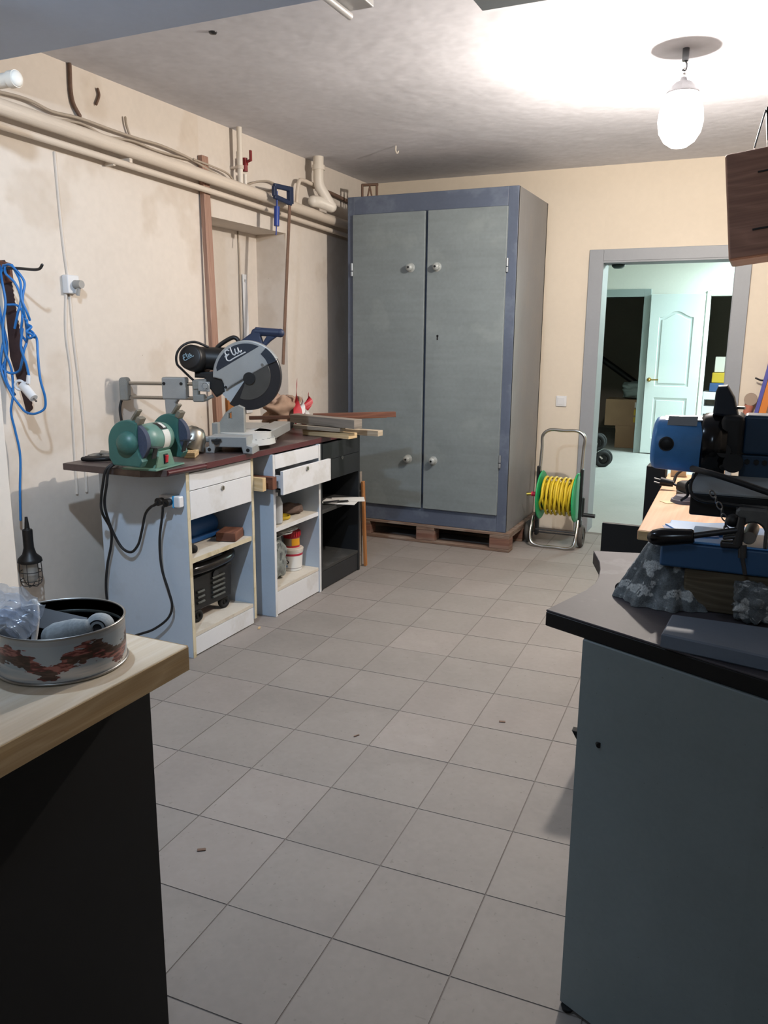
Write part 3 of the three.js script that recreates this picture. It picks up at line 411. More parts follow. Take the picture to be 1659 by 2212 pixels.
// contents of the near cabinet
{
  const t = thing('power_tool', 'dark blue power tool with a black cord lying on the near cabinet shelf', 'power tool', [-2.46, 0.469, -3.06]);
  part(t, 'body', [xf(flat(new THREE.CapsuleGeometry(0.055, 0.16, 8, 20)), [0, 0.06, -0.08], [90 * DEG, 0, 0]), box(0.12, 0.03, 0.24, [0, 0.016, -0.07], [0, 0, 0], 0.01)], M.blueTool);
  part(t, 'handle', tube([[0.06, 0.05, 0.12], [0.1, 0.09, 0.16], [0.12, 0.02, 0.17], [0.16, 0.015, 0.15], [0.15, 0.05, 0.19], [0.08, 0.1, 0.2]], 0.016), M.blackRubber, 'black handle');
}
solo('wood_block', 'small reddish wooden block at the back of the near cabinet shelf', 'block', box(0.1, 0.045, 0.13, [-2.31, 0.4925, -3.2], [0, 0.3, 0], 0.004), M.brownWood);
{
  const t = thing('power_washer', 'black and dark red machine on small wheels in the near cabinet', 'machine', [-2.47, 0.1125, -3.04]);
  part(t, 'housing', [span(-0.16, 0.13, 0.085, 0.22, -0.15, 0.16, 0.02)], plain(0x5a1420, 0.4), 'dark red housing');
  part(t, 'side_panel', [ext(shape([[-0.165, 0.06], [0.165, 0.06], [0.18, 0.23], [-0.175, 0.23]]), 0.018, [0.135, 0, 0], [0, 90 * DEG, 0], 0.006)], M.black);
  part(t, 'louvre', [0, 1, 2, 3, 4].map((k) => box(0.012, 0.012, 0.1, [0.158, 0.095 + k * 0.024, -0.055], [0, 0, 0.5], 0.003)), plain(0x3b3d3a, 0.5));
  part(t, 'louvre', [0, 1, 2].map((k) => box(0.012, 0.012, 0.055, [0.158, 0.1 + k * 0.026, 0.085], [0, 0, 0.5], 0.003)), plain(0x3b3d3a, 0.5));
  part(t, 'badge', cyl(0.022, 0.022, 0.006, [0.157, 0.205, -0.035], [0, 0, 90 * DEG]), M.darkSteel);
  part(t, 'handle', [tube([[-0.15, 0.285, -0.17], [0.12, 0.285, -0.19], [0.17, 0.28, -0.14], [0.175, 0.272, 0.1], [0.14, 0.272, 0.17], [-0.15, 0.272, 0.18]], 0.024, 60, 12), span(0.1, 0.14, 0.22, 0.27, -0.14, 0.12, 0.01)], M.blackGloss);
  for (const [x, z] of [[0.13, -0.13], [0.14, 0.1], [-0.13, 0.1], [-0.13, -0.13]]) { const w = part(t, 'wheel', [xf(flat(new THREE.TorusGeometry(0.021, 0.012, 10, 22)), [x, 0.033, z], [0, 70 * DEG, 0]), cyl(0.014, 0.014, 0.016, [x, 0.033, z], [90 * DEG, 0, 70 * DEG])], M.blackRubber); part(w, 'fork', rod([x, 0.035, z], [x - 0.02, 0.085, z + 0.01], 0.01, 8), M.black); }
}
// contents of the middle cabinet
{
  const t = thing('plastic_jug', 'pale translucent plastic jug at the near end of the middle cabinet shelf', 'jug', [-2.262, 0.48, -3.545]);
  part(t, 'body', lathe([[0, 0], [0.034, 0], [0.038, 0.01], [0.04, 0.11], [0.03, 0.14], [0.015, 0.15], [0, 0.15]], 24), plain(0xa9adb0, 0.4));
  part(t, 'cap', cyl(0.016, 0.016, 0.02, [0, 0.158, 0]), M.white);
}
solo('lid', 'yellow plastic lid leaning at the back of the middle cabinet shelf', 'lid', lathe([[0, 0], [0.05, 0], [0.054, 0.006], [0.054, 0.018], [0.05, 0.018], [0.048, 0.008], [0, 0.008]], 28, [-2.3, 0.481, -3.655]), M.yellow);
solo('cloth_bundle', 'brown rag bundle lying on the middle cabinet shelf', 'rag', (() => { const g = new THREE.SphereGeometry(1, 26, 16), p = g.attributes.position; for (let i = 0; i < p.count; i++) { const x = p.getX(i), y = p.getY(i), z = p.getZ(i), k = 1 + 0.16 * Math.sin(5 * x + 3 * z) * Math.cos(4 * y + z * 6); p.setXYZ(i, -2.33 + 0.07 * x * k, 0.48 + Math.max(0, 0.024 + 0.03 * y * k), -3.81 + 0.08 * z * k); } g.computeVertexNormals(); return boxUV(g); })(), painted(0x6a5850, 0.3, { seed: 26, metres: 0.1, rough: 0.95, size: 256 }));
function bucketLabel() {
  const c = document.createElement('canvas'); c.width = 512; c.height = 256; const g = c.getContext('2d');
  g.fillStyle = '#d9d8d4'; g.fillRect(0, 0, 512, 256);
  g.fillStyle = '#a8283c'; g.fillRect(0, 22, 512, 30);
  g.fillStyle = '#4f8fa8'; g.font = 'bold 30px sans-serif'; g.fillText('K\u00b7V\u00b7W', 226, 88);
  g.lineWidth = 9; g.strokeStyle = '#15171c'; g.beginPath(); g.ellipse(266, 138, 58, 36, -0.1, 0, 7); g.stroke();
  g.fillStyle = '#5f8fc8'; g.fillRect(214, 176, 100, 34); g.fillStyle = '#dfe6ee'; g.font = 'bold 24px sans-serif'; g.fillText('5 L', 262, 202);
  g.fillStyle = '#3a3a3c'; g.fillRect(0, 222, 512, 5);
  const t = new THREE.CanvasTexture(c); t.colorSpace = THREE.SRGBColorSpace; t.wrapS = THREE.RepeatWrapping; return t;
}
{
  const t = thing('bucket', 'white plastic bucket with a red band on the floor of the middle cabinet', 'bucket', [-2.33, 0.151, -3.815]);
  part(t, 'body', [xf(flat(new THREE.CylinderGeometry(0.064, 0.058, 0.108, 40, 1, true)), [0, 0.056, 0], [0, 2.56, 0]), cyl(0.058, 0.058, 0.004, [0, 0.003, 0])], std({ map: bucketLabel(), roughness: 0.45 }));
  part(t, 'lid', [cyl(0.0685, 0.0665, 0.018, [0, 0.117, 0], [0, 0, 0], 40), cyl(0.062, 0.062, 0.005, [0, 0.128, 0], [0, 0, 0], 40)], M.offWhite);
}
{
  const t = thing('tin_can', 'red lidded can with a yellow label standing on the white bucket', 'can', [-2.335, 0.282, -3.825]);
  part(t, 'body', cyl(0.046, 0.046, 0.064, [0, 0.032, 0], [0, 0, 0], 32), M.red);
  part(t, 'label', [cyl(0.0464, 0.0464, 0.044, [0, 0.032, 0], [0, 0, 0], 32, true)].map((g) => g), painted(0x8a7a6a, 0.2, { seed: 28, metres: 0.1, size: 256 }));
  part(t, 'sticker', xf(flat(new THREE.CylinderGeometry(0.0469, 0.0469, 0.04, 16, 1, true, 0.55, 1.3)), [0, 0.032, 0]), plain(0xd89a18, 0.5), 'yellow orange sticker');
  part(t, 'lid', [cyl(0.051, 0.05, 0.03, [0, 0.078, 0], [0, 0, 0], 36), ...[...Array(24)].map((_, k) => box(0.004, 0.028, 0.004, [0.051 * Math.cos(k * Math.PI / 12), 0.078, 0.051 * Math.sin(k * Math.PI / 12)], [0, -k * Math.PI / 12, 0], 0.001))], M.red);
}
function crumple(w, h, d, seed, amp = 0.25, fr = 4) { const g = new THREE.SphereGeometry(1, 40, 28), p = g.attributes.position; for (let i = 0; i < p.count; i++) { const q = V(p.getX(i), p.getY(i), p.getZ(i)); const u = Math.atan2(q.z, q.x) / 6.2832 + 0.5, v = Math.acos(Math.max(-1, Math.min(1, q.y))) / 3.1416; const k = 1 + amp * (Math.abs(fbm(u, v, fr, fr, 3, seed) - 0.5) * 4 - 0.6) * Math.sin(v * 3.14159); const m = Math.max(Math.abs(q.x), Math.abs(q.y), Math.abs(q.z)) ** 0.45; p.setXYZ(i, q.x * k / m * w / 2, q.y * k / m * h / 2 + h / 2, q.z * k / m * d / 2); } g.computeVertexNormals(); return boxUV(g); }
solo('plastic_bag', 'grey plastic bag standing at the near side inside the middle cabinet', 'bag', xf(crumple(0.12, 0.24, 0.15, 31, 0.3), [-2.31, 0.152, -3.585]), painted(0x7d8482, 0.5, { seed: 34, metres: 0.15, rough: 0.35, stain: 0.8, stainColor: 0x2c3034, size: 256 }));
solo('plastic_bag', 'crumpled pale plastic bag pressed under the middle cabinet shelf', 'bag', [xf(crumple(0.2, 0.04, 0.26, 35, 0.35, 6), [-2.33, 0.394, -3.66])], painted(0x8d8d8c, 0.4, { seed: 36, metres: 0.2, rough: 0.35, stain: 0.8, stainColor: 0x45413f, size: 256 }));
// papers in the black cabinet and lath leaning beside it
solo('paper_sheet', 'white folded papers sticking out of the black cabinet shelf', 'paper', [box(0.21, 0.002, 0.15, [-2.22, 0.4835, -4.2], [0, 0.25, 0], 0), box(0.2, 0.002, 0.13, [-2.2, 0.4865, -4.27], [0, 0.5, 0.015], 0)], M.paper);
solo('putty_knife', 'dark putty knife lying on the white papers in the black cabinet', 'tool', [box(0.1, 0.008, 0.02, [-2.24, 0.495, -4.13], [0, 0.7, 0.05], 0.003), box(0.06, 0.003, 0.03, [-2.19, 0.4925, -4.19], [0, 0.7, 0], 0.001)], M.black);
solo('wooden_lath', 'pale grey lath with screw holes leaning beside the black cabinet', 'lath', [xf(box(0.012, 0.62, 0.045, [0, 0.31, 0]), [-2.235, 0, -4.5], [-0.02, 0.0, 0.012]), ...[0.08, 0.5].map((y) => cyl(0.006, 0.006, 0.004, [-2.228 - y * 0.01, y, -4.5 + 0.0], [0, 0, 90 * DEG]))], M.greyWood);
solo('wooden_lath', 'orange wooden lath leaning against the end of the black cabinet', 'lath', xf(box(0.016, 0.56, 0.03, [0, 0.28, 0]), [-2.205, 0.001, -4.525], [0.03, 0.1, 0.02]), M.orangeWood);

// ------------------------------------------------------------------ bench grinder
{
  const t = thing('bench_grinder', 'green double wheel bench grinder with a red switch on the worktop', 'grinder', [-2.335, 0.898, -2.7], 97 * DEG);
  const AX = 0.125;                          // axis height; local x runs along the spindle, local z to the room
  const guard = (x, flip) => {
    const p = [[-0.075, 0.03], [0.05, 0.026], [0.066, 0.05], [0.048, 0.09], [0.043, AX], [0.044, AX + 0.05], ...circlePts(0.0, AX, 0.094, 60, 180, 22), [-0.094, 0.06]];
    return ext(shape(p.map((q) => [-q[0], q[1]]).reverse()), 0.045, [x - 0.0225, 0, 0], [0, 90 * DEG, 0], 0.006, 2);
  };
  const motor = part(t, 'motor', [lathe([[0, -0.11], [0.03, -0.11], [0.044, -0.1], [0.062, -0.075], [0.066, -0.045], [0.067, 0.045], [0.062, 0.075], [0.044, 0.1], [0.03, 0.11], [0, 0.11]], 40, [0, AX, 0], [0, 0, -90 * DEG])], painted(0x587c72, 0.08, { seed: 38, metres: 0.2, rough: 0.4, size: 256 }));
  part(motor, 'rating_plate', xf(flat(new THREE.CylinderGeometry(0.0676, 0.0676, 0.05, 12, 1, true, -1.4, 0.75)), [0.012, AX, 0], [0, 0, -90 * DEG]), M.black, 'black rating plate');
  part(motor, 'sticker', [xf(flat(new THREE.CylinderGeometry(0.0677, 0.0677, 0.046, 18, 1, true, -0.6, 1.2)), [0.014, AX, 0], [0, 0, -90 * DEG]), xf(flat(new THREE.CylinderGeometry(0.0679, 0.0679, 0.02, 10, 1, true, -1.3, 0.55)), [0.022, AX, 0], [0, 0, -90 * DEG])], M.sticker, 'white paper sticker');
  for (const s of [-1, 1]) {
    const g = part(t, 'wheel_guard', [guard(s * 0.155), lathe([[0.0, 0.034], [0.02, 0.032], [0.04, 0.02], [0.05, 0.0]], 30, [s * 0.178, AX, 0], [0, 0, -s * 90 * DEG])], M.green);
    part(t, 'grinding_wheel', cyl(0.086, 0.086, 0.026, [s * 0.153, AX, 0.0], [0, 0, 90 * DEG], 40), M.stone);
    part(g, 'spark_shield', [box(0.035, 0.05, 0.01, [s * 0.15, AX + 0.115, 0.032], [0.65, 0, 0]), box(0.042, 0.03, 0.02, [s * 0.15, AX + 0.092, 0.048], [0.5, 0, 0])], painted(0x7b766a, 0.2, { seed: 40, metres: 0.1, rough: 0.6, metal: 0.4, size: 256 }), 'dusty metal spark shield');
    part(g, 'tool_rest', [box(0.045, 0.004, 0.05, [s * 0.125, AX - 0.02, 0.095]), box(0.03, 0.05, 0.006, [s * 0.115, AX - 0.045, 0.085], [0.3, 0, 0])], M.darkSteel);
  }
  part(t, 'base', [ext(shape([[-0.075, 0.006], [0.075, 0.006], [0.045, 0.075], [-0.045, 0.075]]), 0.12, [0, 0, -0.06], [0, 0, 0], 0.004), box(0.22, 0.008, 0.17, [0, 0.005, 0.0], [0, 0, 0], 0.003)], M.greenBase);
  const sw = part(t, 'switch', box(0.028, 0.042, 0.006, [0.0, 0.04, 0.062]), M.black);
  part(sw, 'rocker', box(0.018, 0.032, 0.008, [0.0, 0.04, 0.066], [0.15, 0, 0]), M.red, 'red rocker');
}
solo('metal_bowl', 'silver metal bowl lying behind the bench grinder', 'bowl', lathe([[0.012, 0.1], [0.03, 0.1], [0.045, 0.085], [0.062, 0.05], [0.068, 0.0], [0.066, 0.0], [0.06, 0.048], [0.03, 0.094], [0.012, 0.096]], 32, [-2.46, 0.93, -3.11], [-0.25, 0, -0.3]), plain(0xa9a69c, 0.32, 1));
solo('offcut_block', 'grey brown wood offcut lying between grinder and mitre saw', 'block', [box(0.07, 0.055, 0.1, [-2.5, 0.926, -3.2], [0, 0.35, 0], 0.003)], M.greyWood);
solo('offcut_block', 'pale thin wood offcut lying behind the grinder base', 'block', box(0.05, 0.025, 0.12, [-2.39, 0.911, -3.03], [0, 0.5, 0], 0.002), M.paleWood);
solo('wrench', 'black wrench lying on the worktop behind the grinder', 'wrench', [box(0.18, 0.014, 0.024, [-2.5, 0.906, -3.05], [0, 1.2, 0], 0.004), cyl(0.022, 0.022, 0.014, [-2.47, 0.906, -3.13])], M.black);
solo('pliers', 'dark pliers lying on the worktop left of the grinder', 'pliers', [tube([[-2.72, 0.909, -2.68], [-2.66, 0.909, -2.7], [-2.6, 0.911, -2.74], [-2.57, 0.909, -2.76]], 0.01), tube([[-2.73, 0.909, -2.71], [-2.66, 0.913, -2.71], [-2.61, 0.913, -2.73]], 0.01)], M.black);
solo('glove', 'crumpled grey work glove on the worktop by the wall', 'glove', [xf(crumple(0.12, 0.03, 0.07, 44, 0.5), [-2.68, 0.898, -2.82]), tube([[-2.72, 0.912, -2.81], [-2.745, 0.912, -2.78], [-2.75, 0.909, -2.75]], 0.01)], painted(0x77726a, 0.3, { seed: 46, metres: 0.1, rough: 0.95, size: 256 }));

// ------------------------------------------------------------------ sliding mitre saw (local x: slide rails, y: up, z: towards the near end)
function script(s, cx, cy, z, tilt, r) {     // the three script letters with their swash, drawn as raised strokes
  const c = Math.cos(tilt), n = Math.sin(tilt);
  const P = (pts) => tube(pts.map(([x, y]) => [cx + s * (x * c - y * n), cy + s * (x * n + y * c), z]), r, 0, 6);
  return [P([[0.28, 0.3], [0.2, 0.36], [0.08, 0.32], [0.06, 0.2], [0.14, 0.13], [0.2, 0.14]]), P([[-0.02, 0.1], [0.04, 0.14], [0.14, 0.13]]), P([[0.14, 0.13], [0.02, 0.06], [0.0, -0.08], [0.1, -0.16], [0.3, -0.14], [0.6, -0.12], [0.98, -0.1]]),
    P([[0.4, 0.4], [0.38, 0.2], [0.4, 0.04], [0.46, -0.01], [0.52, 0.03]]), P([[0.58, 0.24], [0.56, 0.08], [0.62, 0.0], [0.7, 0.06], [0.74, 0.24]]), P([[0.74, 0.24], [0.73, 0.06], [0.79, 0.0], [0.85, 0.05]])];
}
{
  const t = thing('mitre_saw', 'large sliding mitre saw with a black and silver blade guard on the worktop', 'mitre saw', [-2.358, 0.898, -3.378], 20 * DEG);
  // base
  const prof = [[-0.118, 0.0], [-0.076, 0.0], [-0.07, 0.03], [0.06, 0.03], [0.068, 0.0], [0.116, 0.0], [0.116, 0.034], [0.09, 0.042], [0.088, 0.082], [-0.1, 0.082], [-0.1, 0.034], [-0.118, 0.026]];
  const base = part(t, 'base', [ext(shape(prof), 0.14, [0, 0, 0.062], [0, 0, 0], 0.004), ext(shape([[-0.1, 0.03], [0.09, 0.03], [0.09, 0.082], [-0.1, 0.082]]), 0.26, [0, 0, -0.35], [0, 0, 0], 0.004), span(-0.115, -0.07, 0, 0.04, -0.35, -0.3, 0.003), span(0.06, 0.115, 0, 0.04, -0.35, -0.3, 0.003)], M.alu);
  for (const x of [-0.098, 0.092]) part(base, 'bolt_hole', cyl(0.009, 0.009, 0.004, [x, 0.018, 0.2015], [90 * DEG, 0, 0], 18), M.black);
  part(base, 'lock_knob', [cyl(0.016, 0.016, 0.02, [-0.058, 0.058, 0.208], [90 * DEG, 0, 0], 8), box(0.05, 0.012, 0.01, [-0.058, 0.066, 0.215], [0, 0, 0.1], 0.003)], M.darkSteel);
  const tt = part(t, 'turntable', [cyl(0.15, 0.155, 0.03, [0.02, 0.04, -0.03], [0, 0, 0], 48), cyl(0.135, 0.135, 0.05, [0.02, 0.06, -0.03], [0, 0, 0], 48)], painted(0xb4b6b4, 0.05, { seed: 48, metres: 0.2, rough: 0.5, size: 256 }));
  part(tt, 'scale_mark', [...Array(9)].map((_, k) => { const a = (-70 + k * 16) * DEG; return box(0.018, 0.001, 0.003, [0.02 + 0.145 * Math.cos(a), 0.0556, -0.03 - 0.145 * Math.sin(a)], [0, a, 0], 0); }), M.black);
  part(t, 'table_arm', [span(0.06, 0.155, 0.034, 0.085, -0.53, -0.03, 0.004), span(-0.1, 0.06, 0.075, 0.088, -0.42, -0.1, 0.002)], M.alu);
  part(t, 'arm_grip', [rod([0.13, 0.055, -0.525], [0.145, 0.055, -0.63], 0.02, 16, 0.016), box(0.05, 0.02, 0.05, [0.13, 0.05, -0.55], [0, 0, 0], 0.006)], M.black, 'black grip');
  // bevel bracket standing on the near end of the table
  part(t, 'bevel_bracket', [ext(shape([[-0.11, 0.06], [0.04, 0.06], [0.04, 0.21], [0.012, 0.222], [-0.02, 0.21], [-0.055, 0.185], [-0.085, 0.14], [-0.11, 0.12]], [[[-0.04, 0.155], [-0.026, 0.155], [-0.026, 0.185], [-0.04, 0.178]]]), 0.03, [0, 0, 0.02], [0, 0, 0], 0.004), span(-0.115, -0.085, 0.06, 0.135, 0.03, 0.09, 0.003)], M.aluDusty);
  // slide: rear block, two rails, carriage on its column, front block
  part(t, 'rear_block', [box(0.045, 0.105, 0.05, [-0.584, 0.286, 0], [0, 0, 0], 0.008), cyl(0.02, 0.02, 0.052, [-0.584, 0.33, 0], [90 * DEG, 0, 0])], M.aluDusty);
  for (const y of [0.32, 0.249]) part(t, 'slide_rail', rod([-0.58, y, 0], [-0.16, y, 0], 0.0095, 20), M.chrome);
  const car = part(t, 'carriage', [box(0.125, 0.112, 0.06, [-0.322, 0.298, 0], [0, 0, 0], 0.01), ext(shape([[-0.375, 0.26], [-0.29, 0.26], [-0.318, 0.225], [-0.31, 0.16], [-0.28, 0.1], [-0.21, 0.06], [-0.09, 0.055], [-0.09, 0.03], [-0.3, 0.03], [-0.36, 0.09], [-0.372, 0.17]]), 0.05, [0, 0, -0.025], [0, 0, 0], 0.008, 2)], M.alu);
  for (const x of [-0.37, -0.282]) part(car, 'screw', cyl(0.008, 0.008, 0.004, [x, 0.322, 0.031], [90 * DEG, 0, 0], 16), M.black);
  part(t, 'front_block', [box(0.075, 0.05, 0.055, [-0.19, 0.32, 0], [0, 0, 0.1], 0.008), box(0.06, 0.038, 0.045, [-0.2, 0.25, 0], [0, 0, 0], 0.008), box(0.03, 0.1, 0.04, [-0.215, 0.29, 0], [0, 0, 0], 0.006), rod([-0.17, 0.243, 0], [-0.13, 0.262, 0], 0.009)], M.aluDusty);
  part(t, 'pivot_bolt', [box(0.06, 0.05, 0.01, [-0.165, 0.31, 0.03], [0, 0, -0.05], 0.006), cyl(0.014, 0.014, 0.012, [-0.158, 0.312, 0.036], [90 * DEG, 0, 0], 6), xf(flat(new THREE.TorusGeometry(0.018, 0.003, 8, 24)), [-0.158, 0.312, 0.036])], M.alu);
  // head
  const C = [0.055, 0.365];
  part(t, 'arm', ext(shape([[-0.216, 0.378], [-0.217, 0.352], [-0.168, 0.35], [-0.148, 0.308], [-0.109, 0.256], [-0.063, 0.284], [-0.07, 0.35], [-0.1, 0.385]]), 0.04, [0, 0, -0.02], [0, 0, 0], 0.008, 2), M.black);
  part(t, 'blade', (() => { const p = []; for (let k = 0; k < 120; k++) { const a = k * 3 * DEG, r = k % 2 ? 0.149 : 0.154; p.push([C[0] - 0.006 + r * Math.cos(a), C[1] - 0.008 + r * Math.sin(a)]); } return ext(shape(p), 0.0026, [0, 0, 0.012], [0, 0, 0], 0); })(), M.bladeSteel);
  part(t, 'lower_guard', [ext(shape([[C[0] - 0.004, C[1] - 0.01], ...circlePts(C[0], C[1], 0.168, 236, 415, 44)]), 0.004, [0, 0, 0.026], [0, 0, 0], 0.001), ext(shape([...circlePts(C[0], C[1], 0.17, 238, 415, 44), ...circlePts(C[0], C[1], 0.134, 238, 415, 44).reverse()]), 0.026, [0, 0, 0.0], [0, 0, 0], 0.004)], M.guardSmoke, 'dark smoked lower guard');
  part(t, 'guard_plate', ext(shape([[C[0] - 0.004, C[1] - 0.014], ...circlePts(C[0], C[1], 0.118, 250, 395, 34)]), 0.003, [0, 0, 0.03], [0, 0, 0], 0.001), painted(0x45433f, 0.12, { seed: 50, metres: 0.2, rough: 0.4, size: 256 }), 'matt grey disc of the lower guard');
  part(t, 'arbor_hub', cyl(0.03, 0.03, 0.02, [C[0] + 0.012, C[1] - 0.012, 0.033], [90 * DEG, 0, 0], 30), M.black);
  part(t, 'upper_guard', [ext(shape([...circlePts(C[0], C[1], 0.172, 30, 183, 44), [-0.073, 0.345], [-0.05, 0.296], [-0.03, 0.312], [0.163, 0.421]]), 0.05, [0, 0, -0.012], [0, 0, 0], 0.006, 2)], M.alu, 'silver upper guard');
  part(t, 'guard_panel', ext(shape([[-0.094, 0.386], ...circlePts(C[0], C[1], 0.157, 166, 66, 30), [0.11, 0.503]]), 0.004, [0, 0, 0.036], [0, 0, 0], 0.001), M.navy, 'dark navy panel with pale script lettering');
  part(t, 'lettering', script(0.1, -0.044, 0.448, 0.0405, 0.42, 0.0036), M.logo);
  part(t, 'front_cover', ext(shape([[0.127, 0.472], [0.149, 0.448], [0.164, 0.421], [0.208, 0.44], ...circlePts(C[0], C[1], 0.168, 26, 54, 8)]), 0.006, [0, 0, 0.034], [0, 0, 0], 0.001), M.navy);
  for (const [x, y] of [[-0.052, 0.308], [0.134, 0.42]]) part(t, 'rivet', cyl(0.007, 0.007, 0.006, [x, y, 0.039], [90 * DEG, 0, 0], 18), x < 0 ? M.black : M.steel);
  // motor behind the guard, leaning back to the left
  const mot = part(t, 'motor', [xf(lathe([[0, 0.1], [0.05, 0.1], [0.062, 0.088], [0.065, 0.05], [0.065, -0.06], [0.05, -0.1], [0, -0.1]], 36), [-0.205, 0.44, -0.01], [80 * DEG, 0, 8 * DEG], [1, 0.9, 1]), rod([-0.2, 0.45, -0.01], [-0.05, 0.44, -0.03], 0.055, 24, 0.06), ext(shape([[-0.16, 0.395], [-0.05, 0.38], [-0.05, 0.46], [-0.09, 0.49], [-0.14, 0.5]]), 0.07, [0, 0, -0.08], [0, 0, 0], 0.01, 2)], M.black);
  part(mot, 'lettering', script(0.052, -0.245, 0.444, 0.0815, 0.42, 0.0026), plain(0x7f9aa8, 0.5));
  part(t, 'motor_cord', tube([[-0.14, 0.503, 0.02], [-0.2, 0.527, 0.05], [-0.25, 0.51, 0.07], [-0.281, 0.47, 0.075], [-0.284, 0.42, 0.07], [-0.265, 0.395, 0.06], [-0.24, 0.36, 0.03], [-0.222, 0.34, 0.02]], 0.006), M.cable);
  part(t, 'carry_handle', tube([[-0.125, 0.478, -0.03], [-0.1, 0.508, -0.03], [-0.04, 0.545, -0.03], [-0.02, 0.55, -0.03], [-0.004, 0.54, -0.03], [0.005, 0.515, -0.03]], 0.011, 40, 10), M.black);
  part(t, 'main_handle', [ext(shape([[0.005, 0.525], [0.07, 0.57], [0.078, 0.588], [0.1, 0.6], [0.125, 0.598], [0.12, 0.556], [0.13, 0.52], [0.115, 0.51], [0.06, 0.525]]), 0.04, [0, 0, -0.035], [0, 0, 0], 0.008, 2), rod([0.092, 0.58, -0.015], [0.215, 0.573, -0.015], 0.021, 20, 0.02), xf(flat(new THREE.SphereGeometry(0.021, 18, 12)), [0.216, 0.573, -0.015]), ext(shape([[0.15, 0.56], [0.2, 0.556], [0.166, 0.532], [0.138, 0.506], [0.12, 0.513]]), 0.026, [0, 0, -0.028], [0, 0, 0], 0.006, 2)], M.navyGrip, 'navy blue handle');
  part(t, 'power_cord', tube([[-0.6, 0.25, 0.0], [-0.612, 0.2, 0.01], [-0.61, 0.14, 0.01], [-0.6, 0.08, 0.0], [-0.57, 0.02, -0.02], [-0.5, 0.009, -0.05]], 0.007), M.cable);
}

// ------------------------------------------------------------------ timber lying on the worktop
function board(name, label, a, b, w, h, mat) {
  const A = V(...a), B = V(...b), d = B.clone().sub(A);
  const m = solo(name, label, 'timber', box(d.length(), h, w, [0, 0, 0], [0, 0, 0], 0.002), mat);
  m.position.copy(A.add(B).multiplyScalar(0.5)); m.rotation.set(0, Math.atan2(-d.z, d.x), Math.atan2(d.y, Math.hypot(d.x, d.z)), 'YXZ'); return m;
}
board('timber_piece', 'grey square beam on top of the timber heap with a yellow sawn end', [-2.46, 0.987, -4.08], [-1.985, 0.984, -3.975], 0.07, 0.05, M.greyWood);
board('timber_piece', 'pale yellow plank end lying low on the right of the timber heap', [-2.36, 0.9135, -4.06], [-2.03, 0.9135, -4.0], 0.08, 0.03, M.paleWood);
board('timber_piece', 'whitish plank end sticking out furthest at the back of the timber heap', [-2.45, 0.9145, -4.19], [-1.925, 0.92, -4.14], 0.055, 0.032, wood(0xc3b5a0, 0x93856f, { seed: 58 }));
board('timber_piece', 'thin grey white lath lying under the grey square beam', [-2.5, 0.946, -4.03], [-2.09, 0.946, -3.99], 0.06, 0.022, wood(0xb0a594, 0x857a6c, { seed: 60, grey: 0.5 }));
board('timber_piece', 'dark red brown strip reaching furthest to the right over the timber heap', [-2.4, 0.99, -4.2], [-1.96, 1.003, -4.43], 0.05, 0.03, M.brownWood);
board('timber_piece', 'lighter brown strip lying beside the dark red brown strip', [-2.45, 0.972, -4.33], [-2.06, 0.988, -4.52], 0.05, 0.032, wood(0xa06a48, 0x6b4128, { seed: 62 }));
board('timber_piece', 'dark brown strip pointing left out from beneath the grey square beam', [-2.7, 0.985, -3.97], [-2.46, 0.985, -4.16], 0.035, 0.02, wood(0x5a3a2c, 0x38241c, { seed: 64 }));
board('timber_piece', 'short pinkish wood block standing behind the saw table', [-2.8, 0.926, -4.0], [-2.62, 0.926, -3.86], 0.06, 0.05, wood(0xcfae8e, 0xa8835f, { seed: 66 }));
board('timber_piece', 'weathered short plank at the worktop edge below the timber heap', [-2.33, 0.9085, -4.34], [-2.09, 0.9085, -4.26], 0.09, 0.018, M.greyWood);
{
  const t = thing('paper_bag', 'torn brown paper bag with red and white print behind the saw blade', 'bag', [-2.68, 0.9005, -4.33]);
  part(t, 'sack', xf(crumple(0.16, 0.2, 0.32, 52, 0.5, 5), [0, 0, 0.02]), painted(0xa08775, 0.14, { seed: 68, metres: 0.2, rough: 0.9, size: 256 }));
  const strip = (pts, w) => { const g = new THREE.PlaneGeometry(1, w, pts.length * 3, 1), p = g.attributes.position, c = new THREE.CatmullRomCurve3(pts.map((q) => V(...q))); for (let i = 0; i < p.count; i++) { const k = p.getX(i) + 0.5, q = c.getPoint(k), y = p.getY(i); p.setXYZ(i, q.x + y * 0.4, q.y + y * 0.25, q.z + y * 0.8 * Math.cos(k * 7)); } g.computeVertexNormals(); const b = g.clone(); b.index.array.reverse(); b.computeVertexNormals(); b.translate(0.0015, 0, 0); return flat(g); };
  const two = (m) => { const n = m.clone(); n.side = THREE.DoubleSide; return n; };
  part(t, 'red_tape', [strip([[0.12, 0.0, 0.1], [0.14, 0.06, 0.07], [0.1, 0.16, 0.02], [0.09, 0.3, -0.01]], 0.07), strip([[0.08, 0.04, -0.1], [0.09, 0.14, -0.14], [0.06, 0.2, -0.2]], 0.09), strip([[0.12, 0.03, 0.02], [0.14, 0.02, -0.05], [0.12, 0.035, -0.1]], 0.04)], two(M.red), 'red tape');
  part(t, 'white_tape', [strip([[0.13, 0.02, 0.03], [0.13, 0.11, 0.0], [0.1, 0.22, -0.05]], 0.055), strip([[0.11, 0.0, -0.06], [0.12, 0.08, -0.08], [0.08, 0.14, -0.06]], 0.035)], two(M.white), 'white tape');
}

